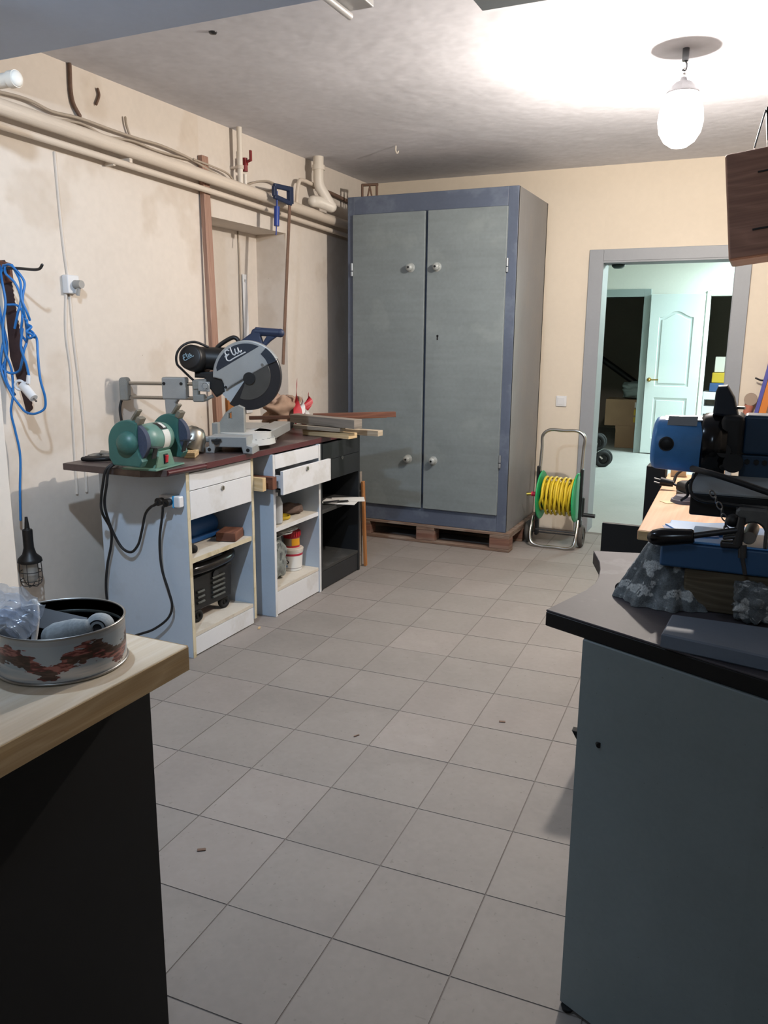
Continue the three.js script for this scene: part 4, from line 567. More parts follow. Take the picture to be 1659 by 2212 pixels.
// ------------------------------------------------------------------ tall grey cupboard on its pallet
{
  const x0 = -2.712, x1 = -1.487, y0 = 0.1365, y1 = 2.405, zf = -5.264, zb = -6.03, cx = (x0 + x1) / 2;
  const t = thing('cupboard', 'tall blue grey two door metal cupboard with round knobs standing on a pallet', 'cupboard', [cx, y0, zf]);
  const L = (x) => x - cx, Y = (y) => y - y0;
  part(t, 'carcass', [span(L(x0), L(x0) + 0.02, 0, Y(y1), zb - zf, -0.002, 0.002), span(L(x1) - 0.02, L(x1), 0, Y(y1), zb - zf, -0.002, 0.002), span(L(x0) + 0.02, L(x1) - 0.02, Y(y1) - 0.02, Y(y1), zb - zf, -0.002, 0.002), span(L(x0) + 0.02, L(x1) - 0.02, 0, 0.02, zb - zf, -0.002, 0.002), span(L(x0), L(x1), 0, Y(y1), zb - zf, zb - zf + 0.02, 0.002)], M.cabinetSide);
  part(t, 'front_frame', [span(L(x0), L(-2.66), 0, Y(y1), -0.02, 0, 0.003), span(L(-1.556), L(x1), 0, Y(y1), -0.02, 0, 0.003), span(L(-2.66), L(-1.556), Y(2.287), Y(y1), -0.02, 0, 0.003), span(L(-2.66), L(-1.556), 0, Y(0.258), -0.02, 0, 0.003), span(L(-2.13), L(-2.09), 0.1, Y(2.29), -0.04, -0.012, 0.002)], M.cabinetBlue, 'slate blue front frame');
  const knobG = () => lathe([[0, 0.05], [0.009, 0.05], [0.011, 0.046], [0.019, 0.044], [0.0245, 0.035], [0.0245, 0.027], [0.016, 0.016], [0.013, 0.004], [0.03, 0.004], [0.031, 0], [0, 0]], 32);
  for (const [a, b, kx, hx] of [[-2.664, -2.12, -2.219, -2.672], [-2.101, -1.552, -2.026, -1.545]]) {
    const d = part(t, 'door', span(L(a), L(b), Y(0.256), Y(2.285), -0.005, 0.019, 0.004), M.cabinetDoor);
    for (const y of [1.921, 0.608]) { part(d, 'knob', xf(knobG(), [L(kx), Y(y), 0.018], [90 * DEG, 0, 0]), M.porcelain, 'round grey knob'); part(d, 'knob_screw', cyl(0.008, 0.008, 0.003, [L(kx), Y(y), 0.0685], [90 * DEG, 0, 0], 6), M.black); }
    for (const y of [1.912, 0.625]) part(d, 'hinge', [cyl(0.009, 0.009, 0.05, [L(hx), Y(y) + 0.026, 0.014]), cyl(0.009, 0.009, 0.03, [L(hx), Y(y) - 0.02, 0.014])], M.sheetMetal);
  }
  part(t, 'keyhole', [cyl(0.008, 0.008, 0.002, [L(-2.015), Y(1.468), 0.0195], [90 * DEG, 0, 0], 18), box(0.009, 0.028, 0.002, [L(-2.015), Y(1.454), 0.0195], [0, 0, 0], 0)], M.black);
}
{
  const t = thing('pallet', 'weathered wooden pallet under the tall grey cupboard', 'pallet', [-2.06, 0, -5.65]);
  const w = 0.605, zf = 0.4, zb = -0.4;
  for (const z of [zf - 0.05, 0, zb + 0.05]) part(t, 'bottom_board', box(2 * w, 0.02, 0.1, [0, 0.0102, z], [0, 0, 0], 0.003), M.palletWood);
  for (const x of [-w + 0.072, 0, w - 0.072]) for (const z of [zf - 0.05, 0, zb + 0.05]) part(t, 'block', box(0.144, 0.075, 0.098, [x - (x === 0 ? 0.02 : 0), 0.058, z], [0, 0, 0], 0.004), M.palletBlock);
  for (const x of [-w + 0.072, 0, w - 0.072]) part(t, 'stringer', box(0.14, 0.02, 0.8, [x - (x === 0 ? 0.02 : 0), 0.106, 0], [0, 0, 0], 0.002), M.palletWood);
  for (let k = 0; k < 7; k++) part(t, 'deck_board', box(2 * w, 0.019, 0.1, [0, 0.1262, zf - 0.05 - k * 0.1167], [0, 0, 0], 0.003), M.palletWood);
}

// ------------------------------------------------------------------ hose reel by the doorway
{
  const t = thing('hose_reel', 'chrome framed garden hose reel with green discs and yellow hose by the doorway', 'hose reel', [-1.2, 0, -5.62]);
  const xl = -0.152, xr = 0.142;
  part(t, 'push_handle', tube([[xl, 0.52, 0.0], [xl, 0.7, -0.03], [xl, 0.785, -0.04], [xl + 0.045, 0.822, -0.045], [0, 0.823, -0.045], [xr - 0.045, 0.822, -0.045], [xr, 0.785, -0.04], [xr, 0.7, -0.03], [xr, 0.52, 0.0]], 0.0115, 80, 12), M.chrome);
  part(t, 'foot_loop', tube([[xl - 0.03, 0.2, 0.02], [xl - 0.03, 0.08, 0.09], [xl - 0.012, 0.03, 0.11], [xl + 0.04, 0.012, 0.115], [0, 0.012, 0.115], [xr - 0.05, 0.012, 0.115], [xr - 0.01, 0.03, 0.11], [xr + 0.0, 0.08, 0.09], [xr, 0.2, 0.02]], 0.0105, 80, 12), M.chrome);
  for (const x of [xl - 0.006, xr + 0.008]) part(t, 'side_bar', [box(0.022, 0.4, 0.04, [x, 0.37, 0.01], [0, 0, 0], 0.008), box(0.024, 0.14, 0.05, [x, 0.13, -0.01], [0, 0, 0], 0.008)], M.black);
  for (const x of [xl + 0.022, xr - 0.022]) part(t, 'reel_disc', [lathe([[0, -0.012], [0.05, -0.012], [0.14, -0.002], [0.168, -0.006], [0.175, 0.0], [0.168, 0.006], [0.14, 0.006], [0.05, 0.004], [0, 0.004]], 48, [x, 0.362, 0.01], [0, 0, (x < 0 ? 90 : -90) * DEG])], M.reelGreen, 'green reel disc');
  part(t, 'drum', cyl(0.07, 0.07, xr - xl - 0.05, [-0.005, 0.362, 0.01], [0, 0, 90 * DEG], 24), M.black);
  const pts = [], R = rng(12); let turns = 0;
  for (let layer = 0; layer < 3; layer++) { const n = 9 - layer; for (let k = 0; k < n; k++) { const f = layer % 2 ? 1 - k / (n - 1) : k / (n - 1), wob = (R() - 0.5) * 0.012, rr = 0.085 + layer * 0.017 + (R() - 0.5) * 0.006; for (let q = 0; q < 12; q++) { const a = q * 30 * DEG; pts.push([xl + 0.05 + (xr - xl - 0.1) * f + wob * Math.sin(a) + ((xr - xl - 0.1) / n) * q / 12 * (layer % 2 ? -1 : 1) * 0.9, 0.362 + (rr + (layer === 2 ? 0.012 : 0)) * Math.sin(a), 0.01 + rr * Math.cos(a)]); } turns++; } }
  part(t, 'hose', tube(pts, 0.0095, turns * 24, 7), M.hoseYellow, 'yellow hose');
  part(t, 'connector', rod([xl - 0.01, 0.362, 0.01], [xl - 0.05, 0.362, 0.01], 0.017, 14), plain(0xd3274a, 0.4), 'pinkish red connector');
  part(t, 'hose_tip', rod([xl - 0.05, 0.362, 0.01], [xl - 0.085, 0.358, 0.02], 0.011, 12), plain(0xa79a4a, 0.35, 0.8));
  part(t, 'crank', [box(0.016, 0.14, 0.03, [xr + 0.03, 0.3, 0.02], [0, 0, 0], 0.006), rod([xr + 0.03, 0.245, 0.02], [xr + 0.115, 0.243, 0.02], 0.014, 14)], M.black);
  for (const x of [xl - 0.065, xr + 0.02]) { const w = part(t, 'wheel', [xf(flat(new THREE.TorusGeometry(0.062, 0.018, 12, 32)), [x, 0.08, -0.02], [0, 90 * DEG, 0]), cyl(0.056, 0.056, 0.024, [x, 0.08, -0.02], [0, 0, 90 * DEG], 28)], painted(0x4a4743, 0.2, { seed: 70, metres: 0.1, rough: 0.9, size: 256 })); part(w, 'hub', cyl(0.018, 0.018, 0.034, [x, 0.08, -0.02], [0, 0, 90 * DEG]), M.black); }
  part(t, 'axle', [rod([xl - 0.06, 0.08, -0.02], [xr + 0.02, 0.08, -0.02], 0.006, 8), rod([xl, 0.115, 0.05], [xr, 0.115, 0.05], 0.005, 8)], M.darkSteel);
}
{ const t = thing('light_switch', 'square white light switch on the back wall left of the doorway', 'switch', [-1.335, 0.995, ZB]); part(t, 'plate', span(-0.04, 0.04, -0.04, 0.04, -0.002, 0.01, 0.004), M.white); part(t, 'rocker', box(0.056, 0.056, 0.006, [0, 0, 0.011], [0.05, 0, 0], 0.003), M.white); }
solo('door_stop', 'small dark green rounded catch under the top of the doorway frame', 'catch', lathe([[0, -0.03], [0.03, -0.028], [0.045, -0.015], [0.048, 0], [0, 0]], 24, [-1.005, 1.991, ZB - 0.15]), plain(0x24413c, 0.4));

// ------------------------------------------------------------------ left bench with the round tin
{
  const t = thing('workbench', 'near left workbench with a thick pale wooden slab on a black body', 'workbench', [-1.45, 0, -0.35]);
  part(t, 'slab', [box(1.04, 0.036 + 0.014, 1.586, [0, 0.855, 0.0], [0, 0, 0], 0.004)], M.benchTop);
  part(t, 'slab_edge', [span(0.5201, 0.5235, 0.832, 0.8785, -0.791, 0.791, 0.001), span(-0.518, 0.518, 0.832, 0.8785, -0.796, -0.7931, 0.001)], M.benchEdge, 'raw timber edge');
  part(t, 'body', [span(-0.42, 0.43, 0.0, 0.83, -0.784, 0.75, 0.002)], painted(0x050506, 0.1, { seed: 72, metres: 0.5, rough: 0.85, size: 256 }));
}
function tinPrint() {
  const N = 512, pale = [196, 192, 188], blue = [150, 160, 168];
  return tex(N, [1, 1], (x, y) => {           // u once around, v bottom to top
    const w = 5, sw = 0.3 + 0.34 * Math.pow(Math.abs(Math.sin(x * w * Math.PI)), 1.6) , n = fbm(x * 2 % 1, y, 24, 14, 4, 201), d = Math.abs(y - sw) / (0.19 + 0.14 * n);
    let c = mixc(pale, blue, step(0.4, 0.6, fbm(x, y, 3, 4, 4, 205)));
    if (d < 0.6 + 0.8 * (n - 0.4)) { const q = fbm(x, y, 60, 30, 3, 207); c = mixc([104, 52, 50], q > 0.52 ? [150, 98, 90] : [66, 52, 44], Math.min(1, Math.abs(q - 0.45) * 5)); if (vnoise(x * 16, y * 4, 16, 4, 211) > 0.7) c = mixc(c, [62, 56, 46], 0.7); }
    if (y > 0.86) c = mixc(c, [150, 152, 154], 0.6);
    return c;
  });
}
{
  const t = thing('round_tin', 'round open tin with a faded garland print standing on the pale bench slab', 'tin', [-1.081, 0.8802, -0.985]);
  const m = tinPrint(); m.repeat.set(1, 1);
  part(t, 'wall', [xf(flat(new THREE.CylinderGeometry(0.109, 0.109, 0.078, 72, 1, true)), [0, 0.041, 0], [0, 0.6, 0])], std({ map: m, roughness: 0.32, metalness: 0.25 }));
  part(t, 'lining', [xf(flat(new THREE.CylinderGeometry(0.1075, 0.1075, 0.077, 72, 1, true)).scale(-1, 1, 1), [0, 0.0415, 0]), lathe([[0, 0.003], [0.108, 0.003], [0.108, 0.0], [0, 0.0]], 72), lathe([[0.107, 0.055], [0.105, 0.058], [0.107, 0.061]], 72)], std({ color: 0x6a7474, roughness: 0.38, metalness: 0.6, side: THREE.DoubleSide }));
  part(t, 'rim', [xf(flat(new THREE.TorusGeometry(0.109, 0.0022, 8, 90)), [0, 0.081, 0], [90 * DEG, 0, 0]), xf(flat(new THREE.TorusGeometry(0.1095, 0.0028, 8, 90)), [0, 0.0035, 0], [90 * DEG, 0, 0])], M.steel);
}
const TIN = [-1.081, 0.884, -0.985];
const tp = (x, y, z) => [TIN[0] + x, TIN[1] + y, TIN[2] + z];
{
  const pl = painted(0x9ea8ae, 0.12, { seed: 74, metres: 0.08, rough: 0.75, size: 256, stain: 0.3, stainColor: 0x7c8286 });
  const a = thing('dusty_cone', 'dusty grey tapered cone lying on its side in the middle of the tin', 'cone', tp(0.03, 0.043, 0.012));
  const g = lathe([[0, -0.042], [0.018, -0.042], [0.024, -0.036], [0.026, -0.02], [0.021, 0.02], [0.017, 0.03], [0.012, 0.046], [0.006, 0.05], [0, 0.05]], 32); xf(g, [0, 0.012, 0], [0.35, 0.35, -1.25], [1.12, 1.0, 1.12]); part(a, 'body', g, pl);
  const b = thing('dusty_cone', 'rounded grey cone with its bore facing out at the right of the tin', 'cone', tp(0.072, 0.06, -0.02));
  part(b, 'body', xf(lathe([[0.008, 0.022], [0.014, 0.022], [0.022, 0.014], [0.025, 0.0], [0.023, -0.014], [0.014, -0.024], [0, -0.026]], 32), [0, 0.006, 0], [75 * DEG, 0, -0.55]), pl);
  part(b, 'bore', [xf(lathe([[0, 0.0185], [0.012, 0.0185], [0.013, 0.023], [0.015, 0.0225]], 26), [0, 0.006, 0], [75 * DEG, 0, -0.55])], M.black, 'dark bore');
}
solo('steel_plate', 'dark flat steel plate leaning inside the tin at the back', 'plate', box(0.1, 0.003, 0.045, tp(-0.045, 0.052, -0.035), [0.5, 0.1, -0.18], 0.001), M.darkSteel);
{ const R = rng(77); const kinds = ['long bolt lying in the tin under the tapered cone', 'bright bolt at the front of the tin', 'short bolt beside the plastic bag in the tin', 'bolt lying flat at the left of the tin', 'bolt under the rounded cone in the tin', 'bolt against the rear wall of the tin'];
  kinds.forEach((l, i) => { const a = i * 1.05 + 0.4, r = 0.035 + 0.035 * R(), c = tp(r * Math.cos(a), 0.012 + 0.008 * R(), r * Math.sin(a)), q = R() * 3; const d = [0.025 * Math.cos(q), 0.004, 0.025 * Math.sin(q)];
    const b = thing('bolt', l, 'bolt', c); part(b, 'shank', rod([-d[0], 0, -d[2]], [d[0], d[1], d[2]], 0.004, 10), M.steel); part(b, 'head', rod([d[0], d[1], d[2]], [d[0] * 1.25, d[1], d[2] * 1.25], 0.008, 6), M.darkSteel); }); }
solo('scrap_metal', 'dark oily metal scrap filling the bottom of the tin', 'scrap', [...Array(26)].map((_, i) => { const a = i * 2.4, r = 0.09 * Math.sqrt((i + 0.5) / 26); return box(0.035, 0.006 + (i % 3) * 0.004, 0.018, tp(r * Math.cos(a), 0.006 + (i % 5) * 0.0022, r * Math.sin(a) * 0.95), [0.2 * Math.sin(i), i * 1.3, 0.25 * Math.cos(i * 2)], 0.002); }), M.darkSteel);
scene.children[scene.children.length - 1].userData.kind = 'stuff';
{
  const t = thing('clear_bag', 'clear plastic bag with pale parts hanging over the left rim of the tin', 'bag', [-1.135, 0.968, -0.935]);
  const N = 26, g = new THREE.PlaneGeometry(1, 1, N, N), p = g.attributes.position;
  for (const layer of [0]) for (let i = 0; i < p.count; i++) { const u = p.getX(i), v = p.getY(i); p.setXYZ(i, u * 0.15 - 0.005, -0.012 + 0.026 * Math.cos(u * 2.4) + v * 0.058 + 0.03 * (fbm(u + 0.5, v + 0.5, 6, 6, 3, 230) - 0.5), 0.03 - v * 0.05 + 0.035 * (fbm(u + 0.5, v + 0.5, 5, 5, 3, 240) - 0.5)); }
  const back = g.clone(); const q = back.attributes.position; for (let i = 0; i < q.count; i++) q.setXYZ(i, q.getX(i), q.getY(i) + 0.008, q.getZ(i) - 0.018 + 0.02 * (fbm(q.getX(i) + 0.5, q.getY(i) * 4 % 1, 6, 6, 2, 250) - 0.5));
  g.computeVertexNormals(); back.computeVertexNormals(); const pm = M.plastic.clone(); pm.side = THREE.DoubleSide;
  part(t, 'film', [flat(g), flat(back)], pm);
  part(t, 'seam', tube([[0.03, 0.03, -0.012], [0.042, 0.034, -0.01], [0.055, 0.018, 0.0], [0.063, -0.006, 0.012], [0.066, -0.022, 0.02]], 0.005), M.white);
  part(t, 'contents', [xf(crumple(0.09, 0.024, 0.03, 61, 0.4), [-0.02, -0.012, 0.005]), rod([-0.05, 0.0, 0], [0.02, 0.012, 0.005], 0.007)], plain(0xa8b4c4, 0.5));
}

// ------------------------------------------------------------------ right desk
{
  const t = thing('desk', 'dark topped desk with black edge and grey side panel in the right foreground', 'desk', [0, 0, 0]);
  const far = 0.8, pts = [[-0.354, 1.587], [-0.306, 1.755], [-0.2965, 1.82], [-0.298, 1.874], [-0.306, 1.94], [-0.32, 2.01], [-0.338, 2.065], [-0.354, 2.114], [-0.2, 2.155], [far, 2.155], [far, 0.75], [0.4, 1.12], [0.063, 1.399], [-0.354, 1.587]];
  const front = [[-0.354, 1.587], [0.063, 1.399], [0.8, 1.07]];
  const poly = [...pts.slice(0, 9), [far, 2.155], [far, 1.07], [0.063, 1.399]];
  part(t, 'top', ext(shape(poly.slice().reverse()), 0.004, [0, 0.8965, 0], [-90 * DEG, 0, 0], 0.001), M.deskTop);
  part(t, 'edge', ext(shape(poly.slice().reverse()), 0.032, [0, 0.8645, 0], [-90 * DEG, 0, 0], 0.002), M.deskEdge, 'black edge');
  part(t, 'side_panel', ext(shape([[-0.268, 1.545], [-0.262, 2.02], [0.75, 2.02], [0.75, 1.13], [0.067, 1.392]].reverse()), 0.855, [0, 0.009, 0], [-90 * DEG, 0, 0], 0.002), M.deskSide);
  for (const [x, z] of [[-0.25, -1.54], [-0.24, -1.99], [0.7, -1.99]]) part(t, 'foot', cyl(0.014, 0.012, 0.009, [x, 0.0046, z]), M.black);
  part(t, 'bolt', cyl(0.006, 0.006, 0.008, [-0.22, 0.655, -1.524], [90 * DEG, 0, -0.4], 12), M.black); part(t, 'latch', ext(shape([[0, 0], [-0.012, 0.02], [0, 0.02]]), 0.02, [-0.268, 0.64, -1.57], [0, 0, 0], 0.001), M.black);
}
solo('board_mat', 'flat slate grey board lying at the desk edge in front of the blue machine', 'board', ext(shape([[-0.115, 1.465], [-0.108, 1.585], [0.6, 1.585], [0.6, 1.33], [0.2, 1.4]].reverse()), 0.028, [0, 0.9012, 0], [-90 * DEG, 0, 0], 0.003), M.mat);
// ------------------------------------------------------------------ blue metal saw on its support
{
  const t = thing('timber_support', 'dark old timber block carrying the blue machine on the desk', 'timber', [0.08, 0.9012, -1.79]);
  part(t, 'block', box(0.36, 0.088, 0.15, [0, 0.044, 0], [0, 0, 0], 0.006), M.blockWood);
}
{ // draped bundle: a skirt of folds from under the base down to the desk
  const NU = 120, NV = 26, pos = [], idx = [];
  for (let j = 0; j <= NV; j++) for (let i = 0; i <= NU; i++) {
    const u = i / NU, v = j / NV, th = u * 2 * Math.PI, c = Math.cos(th), n = Math.sin(th);
    const fold = 1 + v * (0.07 * Math.sin(9 * th + 1.5 * v) + 0.05 * Math.sin(17 * th + 4)) + 0.16 * (fbm(u, v * 0.9, 10, 5, 4, 92) - 0.5) * Math.sin(Math.min(1, v * 1.4) * 1.6);
    const k = Math.pow(v, 0.85), rx = (0.045 + 0.052 * k) * fold, rz = (0.036 + 0.054 * k) * fold;
    pos.push(-0.122 - 0.012 * k + rx * c * (c < 0 ? 1.1 : 0.95), 0.9885 + 0.05 * step(0.2, 0.9, -c) * (1 - v) - 0.0868 * v + (v > 0.98 ? 0 : 0.004 * Math.sin(13 * th) * v * (1 - v)), -1.772 + rz * n);
  }
  for (let j = 0; j < NV; j++) for (let i = 0; i < NU; i++) { const a = j * (NU + 1) + i, b = a + NU + 1; idx.push(a, a + 1, b, b, a + 1, b + 1); }
  const g = new THREE.BufferGeometry(); g.setAttribute('position', new THREE.Float32BufferAttribute(pos, 3)); g.setIndex(idx); g.computeVertexNormals(); g.setAttribute('uv', new THREE.Float32BufferAttribute(new Float32Array(pos.length / 3 * 2), 2));
  const t = thing('dusty_cloth', 'dusty grey cloth bundle tucked under the left end of the blue machine', 'cloth'); const m = M.cloth.clone(); m.side = THREE.DoubleSide;
  part(t, 'cloth', boxUV(g), m); part(t, 'cuff', [xf(flat(new THREE.TorusGeometry(0.012, 0.005, 8, 20)), [-0.229, 0.9155, -1.752], [0, -0.7, 0], [1, 0.85, 1]), cyl(0.011, 0.011, 0.02, [-0.224, 0.9155, -1.757], [90 * DEG, 0, 0.7])], M.blackRubber, 'dark cuff opening');
}
solo('dusty_cloth', 'smaller dusty cloth lump in front of the timber support', 'cloth', xf(crumple(0.074, 0.082, 0.05, 95, 0.32, 7), [0.035, 0.9012, -1.685]), M.cloth);
{
  const t = thing('metal_saw', 'blue metal cutting machine with a motor, chain and black handle on the desk', 'machine', [0, 0, 0]);
  part(t, 'base', [span(-0.15, 0.45, 0.9905, 1.045, -1.9, -1.705, 0.006)], M.lathBlueDark, 'dark blue base casting');
  part(t, 'base_tray', [span(-0.149, 0.45, 1.0452, 1.05, -1.9, -1.705, 0.002), box(0.14, 0.004, 0.1, [-0.07, 1.053, -1.82], [0, 0.5, 0], 0.001)], M.lathBlue, 'bright blue tray');
  part(t, 'paper', box(0.1, 0.001, 0.09, [-0.1, 1.0515, -1.79], [0, 0.25, 0], 0), plain(0xb9bfdc, 0.7), 'pale paper');
  const mot = part(t, 'motor', [lathe([[0, -0.052], [0.046, -0.052], [0.055, -0.048], [0.058, -0.04], [0.059, 0.05], [0, 0.05]], 48, [-0.146, 1.227, -1.87], [0, 0, -92 * DEG])], M.lathBlue, 'bright blue motor');
  part(mot, 'cap', [xf(lathe([[0, 0.004], [0.009, 0.004], [0.011, 0.001], [0.0125, 0.004], [0.0145, 0.0]], 26), [-0.165, 1.233, -1.811], [90 * DEG, 0, 0])], M.black, 'black round cap'); part(mot, 'cap_ring', xf(flat(new THREE.TorusGeometry(0.0142, 0.0016, 8, 30)), [-0.165, 1.233, -1.8105]), M.darkSteel);
  part(mot, 'rating_plate', [box(0.085, 0.004, 0.03, [-0.135, 1.2845, -1.862], [0.25, 0, 0.03], 0.001), box(0.06, 0.0015, 0.028, [-0.138, 1.2805, -1.842], [0.7, 0, 0.03], 0)], M.sheetMetal);
  part(t, 'gear_housing', [lathe([[0, -0.03], [0.055, -0.03], [0.066, -0.018], [0.069, 0.0], [0.069, 0.03], [0, 0.03]], 48, [-0.076, 1.231, -1.88], [0, 0, -90 * DEG])], M.blackGloss, 'glossy black gear housing');
  part(t, 'gear_cover', [box(0.045, 0.118, 0.12, [-0.038, 1.24, -1.88], [0, 0, 0], 0.012), cyl(0.02, 0.02, 0.01, [-0.03, 1.2, -1.818], [90 * DEG, 0, 0]), cyl(0.014, 0.014, 0.012, [-0.05, 1.225, -1.818], [90 * DEG, 0, 0])], painted(0x17181a, 0.3, { seed: 76, metres: 0.1, rough: 0.6, size: 256 }));
  part(t, 'lever_guard', [ext(shape([[-0.08, 1.295], [-0.078, 1.345], [-0.074, 1.357], [-0.056, 1.359], [-0.04, 1.334], [-0.03, 1.3], [-0.03, 1.29]]), 0.04, [0, 0, -1.885], [0, 0, 0], 0.006, 2)], M.navy, 'dark navy guard');
  part(t, 'lever_pin', rod([-0.04, 1.312, -1.86], [-0.018, 1.313, -1.85], 0.003), M.steel);
  part(t, 'saw_arm', [span(-0.018, 0.45, 1.215, 1.299, -1.92, -1.85, 0.008), span(-0.018, 0.45, 1.16, 1.214, -1.91, -1.855, 0.003)], painted(0x24425e, 0.1, { seed: 78, metres: 0.2, rough: 0.4, size: 256 }), 'dark blue saw arm');
  for (const x of [-0.004, 0.014, 0.03]) part(t, 'arm_bolt', cyl(0.006, 0.006, 0.006, [x, 1.2, -1.853], [90 * DEG, 0, 0], 6), M.black);
  part(t, 'work_plate', [box(0.16, 0.006, 0.11, [-0.03, 1.155, -1.8], [0.2, 0, 0], 0.002)], plain(0xa3a9ab, 0.6), 'grey steel plate');
  part(t, 'vise_box', [span(-0.104, 0.45, 1.095, 1.142, -1.9, -1.752, 0.004)], M.black);
  part(t, 'hose', [tube([[-0.105, 1.19, -1.77], [-0.085, 1.191, -1.735], [-0.063, 1.189, -1.72], [-0.011, 1.176, -1.715], [0.04, 1.162, -1.71], [0.14, 1.14, -1.7], [0.25, 1.12, -1.69]], 0.0065), tube([[-0.095, 1.185, -1.76], [-0.104, 1.165, -1.735], [-0.102, 1.148, -1.725], [-0.092, 1.137, -1.722], [-0.076, 1.132, -1.72], [-0.041, 1.131, -1.718], [0.043, 1.125, -1.715], [0.2, 1.11, -1.7]], 0.0035), tube([[-0.12, 1.125, -1.75], [-0.108, 1.14, -1.735], [-0.112, 1.16, -1.735], [-0.1, 1.175, -1.74]], 0.003)], M.cable);
  const ch = [[-0.06, 1.15, -1.71], [-0.052, 1.139, -1.708], [-0.045, 1.128, -1.706], [-0.039, 1.117, -1.704], [-0.034, 1.106, -1.702], [-0.03, 1.094, -1.7], [-0.027, 1.082, -1.7]];
  ch.forEach((c, i) => part(t, 'chain_link', xf(flat(new THREE.TorusGeometry(0.0055, 0.0016, 6, 16)), c, [0, i % 2 ? 80 * DEG : 10 * DEG, 0.55], [0.8, 1.5, 1]), M.steel));
  part(t, 'clamp_block', [ext(shape([[-0.014, 1.05], [-0.014, 1.122], [-0.008, 1.128], [0.042, 1.128], [0.048, 1.12], [0.048, 1.05], [0.042, 1.05], ...circlePts(0.02, 1.078, 0.022, -10, 190, 20), [-0.006, 1.05]]), 0.05, [0, 0, -1.75], [0, 0, 0], 0.004), span(0.05, 0.3, 1.05, 1.12, -1.8, -1.72, 0.006)], painted(0x6b6c6a, 0.15, { seed: 80, metres: 0.15, rough: 0.5, metal: 0.3, size: 256 }));
  part(t, 'spindle', [rod([0.02, 1.075, -1.77], [0.014, 1.072, -1.688], 0.013, 20)], M.steel);
  part(t, 'knob', xf(flat(new THREE.SphereGeometry(0.0135, 20, 14)), [-0.018, 1.105, -1.685]), M.black);
  const hd = part(t, 'handle', [xf(lathe([[0, -0.046], [0.008, -0.044], [0.0155, -0.034], [0.0185, -0.018], [0.0165, 0.01], [0.0145, 0.04], [0.012, 0.044], [0, 0.044]], 28), [-0.128, 1.065, -1.66], [0, 0, -82 * DEG])], M.blackGloss, 'glossy black grip');
  part(hd, 'rod', rod([-0.09, 1.071, -1.66], [-0.005, 1.09, -1.672], 0.006, 14), M.darkSteel);
  part(t, 'lever_boss', [rod([-0.006, 1.06, -1.673], [-0.002, 1.115, -1.674], 0.01, 14, 0.007), box(0.036, 0.014, 0.02, [-0.018, 1.059, -1.676], [0, 0, 0.06], 0.004), box(0.036, 0.008, 0.02, [-0.015, 1.075, -1.676], [0, 0, 0.2], 0.003)], M.darkSteel);
  part(t, 'lock_screw', [rod([0.004, 1.06, -1.675], [0.006, 1.035, -1.672], 0.008, 12), rod([0.006, 1.036, -1.672], [0.014, 1.003, -1.668], 0.004, 10)], M.darkSteel);
}

// ------------------------------------------------------------------ plank bench and black pedestals further back
{
  const t = thing('plank_bench', 'bench of one pinkish bare plank lying on black pedestals behind the blue machine', 'bench', [0, 0, 0]);
  part(t, 'plank', [ext(shape([[-0.281, 2.42], [-0.306, 3.56], [0.3, 3.56], [0.3, 2.35]].reverse()), 0.03, [0, 0.87, 0], [-90 * DEG, 0, 0], 0.003)], M.plank);
  part(t, 'edge', span(-0.278, 0.3, 0.8715, 0.8985, -2.4195, -2.413, 0.001).translate(0, 0, 0), M.benchEdge);
  part(t, 'leg', [span(-0.24, -0.18, 0.0, 0.869, -3.5, -3.44, 0.003)], M.blackFlat); part(t, 'leg', [span(0.22, 0.28, 0.0, 0.869, -3.5, -3.44, 0.003)], M.blackFlat);
}
solo('pedestal', 'low black standing panel just behind the desk corner', 'pedestal', [span(-0.44, 0.25, 0.0, 0.834, -2.785, -2.765, 0.002), span(0.1, 0.2, 0.0, 0.83, -3.1, -2.785, 0.002)], M.blackFlat);
solo('pedestal', 'taller black pedestal standing at the far left end of the plank', 'pedestal', [span(-0.392, -0.315, 0.0, 0.93, -3.62, -3.52, 0.002), span(-0.315, 0.3, 0, 0.864, -3.62, -3.52, 0.002)], M.blackFlat);
{
  const t = thing('power_plug', 'black plug with two bright pins on a cable hanging over the plank edge', 'plug', [-0.285, 0.93, -3.15]);
  part(t, 'plug', [rod([-0.012, 0.0, 0], [0.035, -0.006, 0], 0.017, 16, 0.012)], M.black);
  for (const y of [0.006, -0.008]) part(t, 'pin', rod([-0.012, y, 0.0], [-0.035, y + 0.004, 0.0], 0.0026, 8), M.steel);
  part(t, 'cable', tube([[0.035, -0.006, 0], [0.08, -0.018, 0.03], [0.13, -0.022, 0.08], [0.18, -0.022, 0.06]], 0.005), M.cable);
}
solo('power_cable', 'black cable arching across the plank behind the plug', 'cable', tube([[-0.26, 0.906, -3.28], [-0.25, 0.94, -3.3], [-0.21, 0.965, -3.3], [-0.15, 0.955, -3.28], [-0.1, 0.94, -3.24]], 0.006), M.cable);
solo('sanding_disc', 'purplish grey round sanding pad lying on the pinkish plank', 'disc', [cyl(0.045, 0.048, 0.012, [-0.19, 0.9065, -2.92], [0, 0, 0], 32), cyl(0.03, 0.04, 0.012, [-0.19, 0.919, -2.92], [0, 0, 0], 28)], plain(0x54505a, 0.5));
solo('sandpaper', 'small pale sheet of sandpaper under the round sanding pad', 'sandpaper', box(0.06, 0.0015, 0.05, [-0.232, 0.9012, -2.9], [0, 0.6, 0], 0), painted(0xc9b48c, 0.1, { seed: 82, metres: 0.1, size: 256 }));
